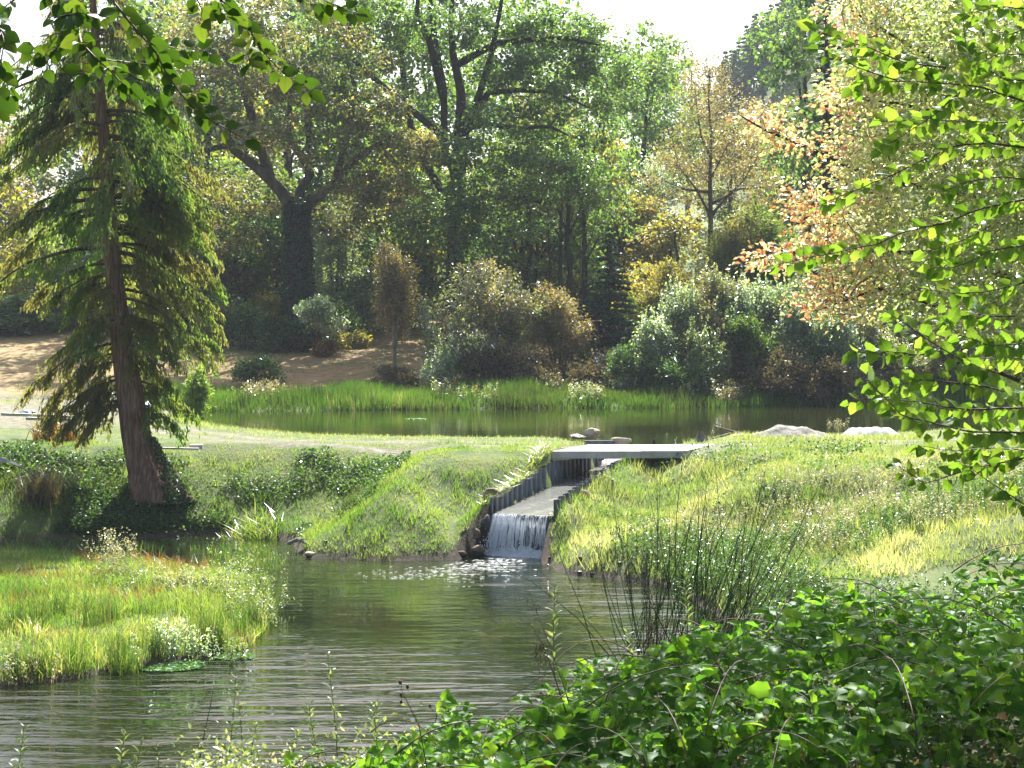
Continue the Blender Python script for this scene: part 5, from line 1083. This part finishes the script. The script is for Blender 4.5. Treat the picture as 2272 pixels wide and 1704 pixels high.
def sprig(root, polylines, Y, kind, mat, size, step, bark, r0=.006, seed=0, hang=.3, face=(0, -.85, .55), spread=1.0, extra=0):
    r_ = np.random.default_rng(seed); C = []; D = []; N = []; g = Geo(); tips = []
    for pl in polylines:
        dy = r_.uniform(-.35, .35); pts = np.array([tuple(P(px, py, Y+dy*(1 if i else .2))) for i, (px, py) in enumerate(pl)])
        seglen = np.linalg.norm(np.diff(pts, axis=0), axis=1); cum = np.concatenate([[0], np.cumsum(seglen)]); Lt = cum[-1]
        n_ = max(4, int(Lt/.05)); us = np.linspace(0, Lt, n_); c = np.stack([np.interp(us, cum, pts[:, i]) for i in range(3)], -1); c += np.cumsum(r_.normal(0, .0025, c.shape), 0)
        g.tube(c, np.linspace(r0, .0016, n_)*(.5+Lt*.5 if Lt < 1 else 1), 5)
        s = step*.6; side = 1
        while s < Lt+.01:
            q = np.array([np.interp(s, us, c[:, i]) for i in range(3)]); q2 = np.array([np.interp(min(s+.03, Lt), us, c[:, i]) for i in range(3)]); q1 = np.array([np.interp(max(s-.03, 0), us, c[:, i]) for i in range(3)]); t = norm(q2-q1)
            up = np.array([0, -.35, 1.0]); lat = norm(np.cross(t, np.array([0, -1, .35]))); dd = t*.6+lat*side*(.75 if s < Lt-.02 else 0)+r_.normal(0, .28, 3)+np.array([0, 0, -hang]); dd = norm(dd)
            sz = size*r_.uniform(.7, 1.12); pet = q+dd*.012*r_.uniform(.6, 1.6); C.append(pet+dd*sz*.5); D.append(dd); N.append(np.array(face)+r_.normal(0, .6, 3)); g.tube([q, pet+dd*.004], [.0011, .0008], 3)
            side = -side; s += step*r_.uniform(.6, 1.25)
    b = g.build('twigs', M[bark], root, smooth=True); b['kind'] = 'stuff'
    return np.array(C), np.array(D), np.array(N)
# overhanging beech branch, top left
r_ = np.random.default_rng(101); Yb_ = 6.6; base = P(330, -200, Yb_)
broot = empty('overhanging_beech', (-3.2, 5.4, gz(-3.2, 5.4)), 'beech boughs with dark backlit green leaves hanging in at the top left', 'tree')
limb = Geo(); tr0 = Vector((-3.2, 5.4, gz(-3.2, 5.4)-.2))
limb.tube([tr0, tr0+Vector((.1, 0, 2.2)), tr0+Vector((.1, .1, 4.2)), tr0+Vector((.3, .2, 7)), tr0+Vector((.2, .3, 12))], [.26, .21, .18, .14, .05], 12); limb.build('trunk', M['bark'], broot, smooth=True)
limb = Geo(); l0 = tr0+Vector((.1, .1, 3.7))
limb.tube([l0, P(-60, -230, 6.0), P(170, -180, 6.5), P(400, -160, 6.6), P(640, -140, 6.7), P(800, -120, 6.8)], [.05, .035, .028, .02, .014, .008], 8)
for (a_, b_) in ((165, 0), (253, 0), (490, 0), (30, 0), (700, 0)): limb.tube([P(a_-40, -185, 6.5), P(a_-15, -90, 6.58), P(a_, b_, Yb_)], [.014, .011, .007], 6)
limb.build('bough', M['bark_dark'], broot, smooth=True)
pls = [[(165,0),(170,45),(175,75),(130,100),(100,145),(40,165),(-15,170)], [(175,75),(190,105),(215,128),(240,150),(270,182),(310,208),(345,228),(372,247)], [(240,150),(205,165),(180,160)], [(253,0),(290,50),(340,100),(365,150),(400,200),(440,245),(480,270),(520,295),(548,312)],
 [(343,103),(400,106),(440,105),(462,115)], [(215,128),(280,140),(345,150),(400,165)], [(400,205),(440,202)], [(490,0),(540,45),(560,90),(590,130),(625,160),(650,180),(692,207)], [(560,90),(545,130),(560,150)], [(30,0),(5,20),(-20,60)], [(-20,20),(10,90),(-10,260)], [(640,-30),(700,10),(735,20)],[(700,-10),(760,14),(800,30)],
 [(120,40),(160,30),(200,30),(240,40)], [(100,-20),(130,5),(160,20)], [(420,-20),(450,10),(440,50)], [(480,-20),(500,20),(520,40)], [(165,60),(110,75),(70,110)], [(0,140),(20,190),(5,240)]]
C, D, N = sprig(broot, pls, Yb_, 'beech', 'beechleaf', .074, .026, 'twig', .006, 5, .35)
put_leaves(broot, 'beech', 'beechleaf', C, D, N, .075*r_.uniform(.7, 1.15, len(C)), r_.random(len(C)), r_)
# lime branches, right
r_ = np.random.default_rng(102); Yl = 7.4
lroot = empty('overhanging_lime', (4.4, 7.2, gz(4.4, 7.2)), 'near boughs with large fresh green sunlit leaves reaching in from the right', 'tree')
limb = Geo(); tr0 = Vector((4.4, 7.2, gz(4.4, 7.2)-.2)); limb.tube([tr0, tr0+Vector((-.1, 0, 1.5)), tr0+Vector((0, .1, 3)), tr0+Vector((-.1, .1, 6))], [.12, .10, .08, .05], 10)
limb.build('trunk', M['bark'], lroot, smooth=True); limb = Geo(); tr_l = tr0+Vector((-.1, .1, 5.8))
for (py, Yq) in ((228, 7.4), (330, 7.4), (440, 7.4), (620, 7.4), (830, 7.4), (905, 7.4), (960, 7.4), (1010, 7.4), (1130, 7.2), (60, 7.5)):
    e = P(2290, py, Yq); s0 = tr0+Vector((0, .05, max(e.z-tr0.z-1.1, .3))); limb.tube([s0, s0.lerp(e, .5)+Vector((0, 0, .22)), e], [.022, .015, .008], 6)
limb.build('bough', M['twig'], lroot, smooth=True)
pls = [[(2290,232),(2170,195),(2080,182),(1990,178),(1925,180),(1890,192)], [(2165,190),(2145,90),(2135,0),(2130,-40)], [(2130,205),(2060,265),(1990,310),(1950,335)], [(2290,332),(2200,318),(2130,320),(2070,345),(2000,378),(1900,420),(1810,455)], [(2290,440),(2180,465),(2120,490),(2000,520),(1950,545),(1860,565),(1730,592)],
 [(2290,620),(2200,645),(2130,650),(2060,640)], [(2220,830),(2130,805),(2080,775),(2020,730),(1960,695)], [(2080,790),(1980,785),(1885,788)], [(2290,905),(2190,905),(2100,900),(2000,885),(1885,885)], [(2290,960),(2150,960),(2080,945),(2000,930),(1900,832)],
 [(2290,1010),(2150,1040),(2050,1075),(1980,1030)], [(2100,150),(2010,140),(1940,110),(1860,85),(1805,62)], [(2060,170),(1990,135),(1960,100)], [(1990,178),(1900,150),(1820,105)], [(2290,265),(2200,268),(2080,266),(1990,268),(1960,270)], [(2290,180),(2230,180),(2180,150),(2150,120)], [(2290,60),(2230,80),(2180,60)],
 [(2290,540),(2200,560),(2130,600),(2060,610)], [(2250,700),(2160,690),(2100,700)], [(2290,760),(2200,770),(2120,740),(2080,700)], [(2230,870),(2140,850),(2050,840),(1990,850)], [(2290,860),(2240,880)], [(2200,500),(2120,540),(2050,560)], [(2290,1130),(2190,1060),(2130,1020)], [(2290,400),(2220,390),(2150,400),(2080,430)], [(2290,125),(2220,120),(2160,150)], [(2290,20),(2230,10),(2150,25)], [(2290,1000),(2200,990),(2110,1000),(2040,985)], [(2290,800),(2230,790),(2170,800)]]
C, D, N = sprig(lroot, pls, Yl, 'lime', 'limeleaf', .066, .022, 'twig', .0055, 6, .30)
put_leaves(lroot, 'lime', 'limeleaf', C, D, N, .064*r_.uniform(.65, 1.2, len(C)), r_.random(len(C))*.9, r_, order=r_.permutation(len(C)))
# ------------------------------------------------------------------ autumn beech, right middle distance
r_ = np.random.default_rng(103); Yq = 19.0
b = Vector((8.3, 20.0, gz(8.3, 20.0))); croot = empty('autumn_beech', b, 'beech with dense cream, gold and orange leaves filling the right side', 'tree')
T = Tree(); T.limb([tuple(b-Vector((0, 0, .3))), tuple(b+Vector((.1, 0, 3))), tuple(b+Vector((-.1, .1, 6))), tuple(b+Vector((.1, .2, 10))), tuple(b+Vector((0, .2, 14)))], [.36, .3, .25, .18, .06])
for (py0, pl) in ((560, [(2300, 520), (2150, 430), (1950, 400), (1800, 330), (1700, 290), (1640, 255)]), (700, [(2300, 640), (2100, 560), (1900, 560), (1760, 560), (1670, 575)]), (300, [(2300, 250), (2100, 150), (1950, 60), (1850, 0)]), (450, [(2300, 350), (2150, 270), (2000, 230), (1900, 220)]), (750, [(2300, 780), (2150, 700), (1950, 640), (1810, 690)]), (200, [(2300, 60), (2100, -40), (1950, -100)]), (850, [(2300, 860), (2200, 820), (2100, 800)])):
    q = [P(px, py, Yq+.6-1.4*i/len(pl)) for i, (px, py) in enumerate(pl)]; z0 = q[0].z-.6; T.limb([T.P[T.near((b.x, b.y, z0))]]+[tuple(v_) for v_ in q], [.06, .045, .03, .022, .015, .006], parent=T.near((b.x, b.y, z0)), step=.35)
nf = len(T.P)
poly = [(1855, -120), (1860, 60), (1900, 130), (1830, 190), (1850, 270), (1700, 240), (1650, 255), (1720, 300), (1760, 360), (1840, 330), (1740, 430), (1740, 470), (1800, 520), (1665, 575), (1700, 600), (1810, 610), (1780, 670), (1820, 720), (1950, 690), (2060, 730), (2150, 760), (2420, 900), (2450, -120)]
pp = np.array([(r_.uniform(1640, 2440), r_.uniform(-120, 900)) for _ in range(8200)]); dq = polydist(pp[:, 0], pp[:, 1], poly); sel = pp[dq < -4]
hole = vn(sel[:, 0], sel[:, 1], 70, 55, 3); sel = sel[(hole > .34) | (sel[:, 0] > 2150)][:2400]
Cc = np.array([tuple(P(px, py, Yq+r_.uniform(-1.3, 1.5)*(.35+.65*min(1, max(0, (px-1700)/300))))) for px, py in sel]); T.reach(Cc, .5, .03, .0035, r_)
V, f = T.wood(8, which=set(range(nf))); mk('trunk', V, f, M['bark'], croot, smooth=True)
V, f = T.wood(4, which=set(range(nf, len(T.P)))); mk('branches', V, f, M['twig_dry'], croot)['kind'] = 'stuff'
per = 18; i = np.repeat(np.arange(len(Cc)), per); n_ = len(i); o_ = r_.normal(0, 1, (n_, 3))*np.array([.15, .15, .075]); p = Cc[i]+o_
d = norm(o_+r_.normal(0, .08, (n_, 3))+np.array([-.08, 0, -.04])); nn = norm(r_.normal(0, .5, (n_, 3))+np.array([0, -.8, .6]))
orange = np.clip(sm(2080, 1750, sel[:, 0])*.6+.55*(vn(sel[:, 0], sel[:, 1], 60, 66, 3)-.1), 0, 1)[i]; v = np.clip(r_.random(n_)*.55+orange*.62, 0, 1)
sz = .074*r_.uniform(.7, 1.2, n_); foliage('crown', COPPL[0], p[300::2], d[300::2], nn[300::2], sz[300::2], 1.0, M['copper'], croot, v[300::2]); foliage('crown', COPPL[1], p[301::2], d[301::2], nn[301::2], sz[301::2], 1.0, M['copper'], croot, v[301::2])
cm = {}
s, dd_, n2 = frames(d, nn)
for q in range(300):
    key = (q % 2, round(v[q]*6)/6)
    if key not in cm: cm[key] = meshdata('leaf', COPPL[key[0]][0], COPPL[key[0]][1], M['copper'], True, np.full(len(COPPL[key[0]][0]), key[1]))
    o = bpy.data.objects.new('leaf', cm[key]); COL.objects.link(o); o.parent = croot
    mt = Matrix(((s[q][0], dd_[q][0], n2[q][0]), (s[q][1], dd_[q][1], n2[q][1]), (s[q][2], dd_[q][2], n2[q][2]))).to_4x4() @ Matrix.Scale(float(sz[q]), 4); mt.translation = Vector(p[q])-b; o.matrix_local = mt

# ------------------------------------------------------------------ bramble bank in the foreground
def bramble(label, px0, px1, pyf, Y0, Y1, ngroups, seed, mat='bramble', size=.078, zj=.16, dens=None):
    r_ = np.random.default_rng(seed); mid = P((px0+px1)/2, 1600, (Y0+Y1)/2); root = empty('bramble', (mid.x, mid.y, gz(mid.x, mid.y)), label, 'bramble')
    C = []; D = []; N = []; SZ = []; g = Geo()
    Yv = Y0+(Y1-Y0)*r_.random(ngroups)**1.0; xx = ((px0+(px1-px0)*r_.random(ngroups))-1136)*Yv/F
    pxs = xx*F/Yv+1136; topz = CAMZ-(pyf(pxs, Yv)-HOR)*Yv/F          # canopy height over the bank
    gzv = height(xx, Yv); lump = (vn(xx, Yv, .55, seed+3, 3)-.5)*.75
    hole = vn(xx, Yv, .42, seed+9, 2); nsk = 0
    for k in range(ngroups):
        if hole[k] < .31 and r_.random() < .88: continue
        z = topz[k]+lump[k]-abs(r_.normal(0, zj)); z = max(z, gzv[k]+.03); c = np.array([xx[k], Yv[k], z]); a = r_.uniform(0, 6.283); h_ = np.array([math.cos(a), math.sin(a), r_.uniform(-.1, .5)]); h_ = norm(h_)
        s_ = size*r_.uniform(.45, 1.3); nrm = np.array([0, 0, 1.0])+r_.normal(0, .42, 3)+np.array([0, -.55, 0])
        lat = norm(np.cross(h_, nrm))
        for q, (u, w) in enumerate(((1, 0), (.15, 1), (.15, -1))) if r_.random() < .85 else ((0, (1, 0)),):
            dv = norm(h_*u+lat*w*.9+r_.normal(0, .12, 3)+np.array([0, 0, -.12])); ln = s_*(1.12 if q == 0 else .9); C.append(c+h_*(.012 if q == 0 else -.004)+dv*ln*.52); D.append(dv); N.append(nrm+r_.normal(0, .18, 3)); SZ.append(ln)
        if k % 2 == 0: g.tube([c-h_*.002, c-h_*.05+np.array([0, 0, -.05]), c-h_*.09+np.array([0, 0, -.15])], [.0012, .0015, .002], 3)
    for k in range(int(ngroups/55)):
        j = r_.integers(ngroups); c = np.array([xx[j], Yv[j], topz[j]+lump[j]]); a = r_.uniform(0, 6.28); L_ = r_.uniform(.4, 1.0); q = [c+np.array([math.cos(a)*L_*u, math.sin(a)*L_*u, .10-.65*(u-.1)**2*L_-.02]) for u in np.linspace(-.5, .7, 9)]
        g.tube(q, np.linspace(.0042, .0016, 9), 5)
    b_ = g.build('canes', M['twig'], root, smooth=True); b_['kind'] = 'stuff'
    C, D, N, SZ = map(np.array, (C, D, N, SZ)); vis = np.argsort(-(SZ/C[:, 1]*400+(C[:, 2]-np.interp(C[:, 0], np.sort(xx), topz[np.argsort(xx)]))*.8)); 
    put_leaves(root, 'bramble', mat, C, D, N, SZ, np.clip(r_.random(len(C))**1.1*.95, 0, 1), r_, order=vis); return root
def canopy(px, Y):   # photo row of the bramble top for a given column, sloping with distance
    top = np.interp(px, [500, 700, 900, 1100, 1300, 1450, 1600, 1800, 2000, 2272, 2500], [1760, 1690, 1610, 1570, 1500, 1450, 1360, 1290, 1265, 1260, 1255])
    return top
def slope(frac):
    return lambda px, Y: canopy(px, Y)+frac(px, Y)
def pf(Yfar, zslope=0.06):
    def f_(px, Y):
        top = canopy(px, Y); zt = CAMZ-(top-HOR)*Yfar/F; z = zt-zslope*(Yfar-Y)*0-0.02*(Yfar-Y); return HOR+(CAMZ-z)*F/Y
    return f_
bramble('dense bramble bank with large leaves filling the bottom right corner', 1500, 2420, pf(10.6), 7.3, 10.6, 2000, 201, zj=.19)
bramble('bramble patch in the bottom middle in front of the dark ripples', 980, 1560, pf(9.6), 7.4, 9.7, 1000, 202, zj=.13)
bramble('low bramble fringe at the bottom left of the foreground bank', 640, 1010, pf(8.8), 7.4, 8.8, 340, 203, zj=.12, size=.068)
# leaf litter and dry stalks below
x, y = field(8000, .1, 4.6, 7.3, 10.8); cover('low_leaves', x, y, .42, M['ivybank'], .055)
x, y = field(7000, .6, 4.5, 5, 11); cover('leaf_litter', x, y, .12, M['brown'], .045)
x, y = field(900, -1.75, -.1, 7.8, 9.0); o = weeds('bank_weeds', x, y, .52, M['pale'], .024, 24, .2, z=np.full(len(x), 3.0))
x, y = field(420, -1.75, 0.0, 7.8, 9.0); o = weeds('bank_weeds', x, y, .62, M['shoot'], .036, 20, .2, z=np.full(len(x), 3.0)+.12*np.sin(x*7))
# willow shoots standing at the front
def shoot(label, px, pyb, pyt, Y, n=24, size=.066, mat='shoot', seed=1, lean=0., name='willow_shoot', kind='lance', group=None):
    r_ = np.random.default_rng(seed); p0 = P(px, pyb, Y); p1 = P(px+lean, pyt, Y+r_.uniform(-.1, .1)); root = empty(name, p0, label, 'plant', group); g = Geo()
    c = np.array([np.array(tuple(p0.lerp(p1, u)))+np.array([math.sin(u*2.5+seed)*.02, 0, 0]) for u in np.linspace(0, 1, 10)]); g.tube(c, np.linspace(.0035, .0012, 10), 5); g.build('stem', M['twig_green'], root, smooth=True)
    C = []; D = []; N = []
    for k in range(n):
        u = .12+.88*(k+.5)/n; q = np.array([np.interp(u, np.linspace(0, 1, 10), c[:, i]) for i in range(3)]); a = k*2.4+r_.uniform(-.4, .4); dd = norm(np.array([math.cos(a), math.sin(a)*.8, .75+r_.normal(0, .25)])); s_ = size*(1.15-.45*u); C.append(q+dd*s_*.5); D.append(dd); N.append(np.array([-math.cos(a)*.4, -.5, .8])+r_.normal(0, .4, 3))
    put_leaves(root, kind, mat, np.array(C), np.array(D), np.array(N), size*r_.uniform(.75, 1.2, n)*np.linspace(1.15, .7, n), r_.random(n), r_); return root
for i, (px, pb, pt, Y, n, lab) in enumerate(((1238, 1500, 1300, 9.2, 26, 'bright leafy shoot rising above the middle brambles'), (505, 1740, 1488, 9.4, 22, 'tallest leafy shoot at the lower left'), (535, 1740, 1515, 9.6, 18, 'second leafy shoot just right of the tallest'), (740, 1680, 1452, 9.0, 20, 'tall leafy shoot left of the brambles'), (705, 1700, 1560, 9.2, 22, 'shorter bushy shoot beside the tall one'), (272, 1760, 1622, 8.6, 16, 'short shoot at the lower left bottom edge'), (305, 1760, 1648, 8.6, 12, 'smallest shoot beside the short bottom shoot'), (38, 1760, 1608, 8.8, 18, 'leafy shoot in the bottom left corner'), (425, 1770, 1670, 8.6, 12, 'short pale shoot left of the tallest shoot'), (1518, 1420, 1262, 10.4, 26, 'white-leaved shoot behind the tall rushes'), (830, 1660, 1555, 9.2, 22, 'leafy shoot at the left end of the bramble patch'), (1660, 1330, 1190, 11.0, 16, 'thin leafy shoot right of the rushes'), (560, 1740, 1600, 9.2, 22, 'bushy low shoot right of the second shoot'), (640, 1740, 1620, 9.0, 24, 'bushy low shoot left of the tall shoot'), (350, 1775, 1640, 8.7, 12, 'curled shoot near the bottom edge'), (1400, 1500, 1400, 9.8, 18, 'leafy shoot left of the rush base'))):
    shoot(lab, px, pb, pt, Y, n, .066 if px != 350 else .045, seed=300+i, lean=random.uniform(-14, 14))
# dead dock stems, seed stalks
def stalk(label, pts, Y, r0, mat, heads, seed, name='dead_stalk'):
    r_ = np.random.default_rng(seed); root = empty(name, P(*pts[0], Y), label, 'plant'); g = Geo(); c = [P(px, py, Y) for px, py in pts]; g.tube(c, np.linspace(r0, .001, len(c)), 5); g.build('stem', M['twig'], root, smooth=True)
    V, f = rockmesh(5, 1, 1, 1.3, 1, 2); g = Geo()
    for (px, py, s_) in heads:
        q = np.array(tuple(P(px, py, Y+r_.uniform(-.03, .03)))); g.add(V*s_+q, f); g.tube([q, q+np.array([r_.normal(0, .01), 0, -.03])], [.001, .001], 3)
    g.build('seed_heads', M['berry'], root)['kind'] = 'stuff'; return root
def cloudheads(px, py, w, h, n, s, seed): r_ = random.Random(seed); return [(r_.gauss(px, w), r_.gauss(py, h), s*r_.uniform(.6, 1.3)) for _ in range(n)]
stalk('brown seeding dock stalk among the rush stems', [(1440, 1480), (1438, 1400), (1442, 1330), (1438, 1300)], 10.5, .005, 'twig', cloudheads(1442, 1390, 9, 38, 90, .0055, 1), 1)
stalk('smaller brown dock stalk beside the rush clump', [(1468, 1480), (1466, 1420), (1462, 1350)], 10.6, .004, 'twig', cloudheads(1466, 1400, 7, 30, 50, .005, 2), 2)
stalk('dark branching dead stalk left of the bright shoot', [(1262, 1600), (1230, 1500), (1205, 1430), (1180, 1390), (1140, 1365)], 8.6, .004, 'twig', cloudheads(1200, 1450, 8, 22, 40, .005, 3)+cloudheads(1208, 1560, 7, 20, 26, .006, 4), 3)
stalk('second dark dead stalk crossing the bright shoot', [(1275, 1600), (1250, 1520), (1215, 1420), (1185, 1340), (1172, 1310)], 8.7, .0035, 'twig', cloudheads(1180, 1350, 9, 14, 12, .004, 5), 4)
stalk('fuzzy seed stalk with drooping pods at bottom centre', [(947, 1704), (930, 1610), (905, 1560), (890, 1530), (892, 1510)], 7.6, .003, 'twig', [(888, 1512, .012), (904, 1522, .011), (890, 1540, .011), (890, 1556, .010), (954, 1565, .009)], 5)
# tall rushes
def rushes(label, spots, Y, n, seed):
    r_ = np.random.default_rng(seed); root = empty('rush_clump', P(*spots[0], Y), label, 'rush'); nb = 0; g = Geo()
    for k in range(n):
        bx, by = spots[r_.integers(len(spots))]; bx += r_.normal(0, 16); by += r_.normal(0, 10); Yk = Y+r_.normal(0, .12); L_ = r_.uniform(170, 430)*(1 if r_.random() < .8 else .6); tilt = r_.normal(.14, .24)+(bx-1500)/600.
        tx = bx+math.sin(tilt)*L_; ty = by-math.cos(tilt)*L_; bend = r_.normal(0, 9); dy = r_.normal(0, .2); V = [P(bx+(tx-bx)*u+bend*math.sin(u*3.14), by+(ty-by)*u, Yk+dy*u) for u in np.linspace(0, 1, 7)]
        g1 = Geo(); g1.tube(V, np.array([1, 1, .95, .9, .8, .6, .2])*r_.uniform(.0022, .0032), 4, v=r_.random()**2)
        if k < 300: g1.build('stem', M['rush'], root, smooth=True)
    return root
rushes('tall dark rush clump standing over the middle brambles', [(1410, 1465), (1450, 1460), (1490, 1450), (1530, 1445), (1565, 1435), (1600, 1430), (1640, 1420)], 10.8, 115, 401)
for i, (pts, Y, lab) in enumerate((([(1365, 1470), (1280, 1370), (1180, 1290), (1120, 1262), (1065, 1208)], 10.2, 'long rush stem leaning far left across the waterfall pool'), ([(1500, 1450), (1440, 1330), (1370, 1180), (1355, 1060)], 10.6, 'long rush stem rising in front of the channel bank'), ([(1330, 1480), (1290, 1350), (1245, 1240), (1228, 1190)], 10.3, 'thin rush stem in front of the waterfall edge'), ([(1590, 1440), (1680, 1300), (1760, 1200), (1800, 1150)], 10.8, 'rush stem leaning right over the pale weeds'), ([(440, 1700), (455, 1620), (468, 1560), (472, 1530)], 9.5, 'dark thin stem beside the tallest leafy shoot'))):
    g = Geo(); g.tube([P(px, py, Y) for px, py in pts], np.linspace(.0038, .0012, len(pts)), 5, v=.2); tag(g.build('single_rush', M['rush'], smooth=True), lab, 'rush')

# ------------------------------------------------------------------ air
def haze(d):
    m, n, l = newmat('air'); v = n.new('ShaderNodeVolumePrincipled'); v.inputs['Color'].default_value = (.82, .9, 1, 1); v.inputs['Density'].default_value = d; v.inputs['Anisotropy'].default_value = 0.0
    out = n.new('ShaderNodeOutputMaterial'); l.new(v.outputs[0], out.inputs['Volume']); pass; _ = True if hasattr(m, 'cycles') and hasattr(m.cycles, 'homogeneous_volume') else True
    g = Geo(); g.box((0, 410, 55), (880, 1000, 124)); o = g.build('haze', m); o['kind'] = 'stuff'
# added leaf canopy, unseen above the view, placed to shade the bramble bank
r_ = np.random.default_rng(105); nC = 46; Cc = np.stack([r_.uniform(-.2, 4.6, nC), r_.uniform(12.1, 13.3, nC), r_.uniform(9.1, 10.2, nC)], -1); T = Tree(); T.limb([tuple(tr_l), tuple(tr_l+Vector((0, 1.5, 3))), tuple(tr_l+Vector((-.8, 4.2, 5)))], [.05, .05, .03]); T.reach(Cc, .3, .03, .006, r_); V, f = T.wood(4); mk('bough', V, f, M['twig'], lroot, smooth=True)
p, d, nn, v = leafcloud(Cc, 55, .5, .35, -.2, r_); foliage('foliage', RH, p, d, nn, .10*(.7+.5*r_.random(len(p))), 1.0, M['limeleaf'], lroot, v)
if HAZE > 0: haze(HAZE)
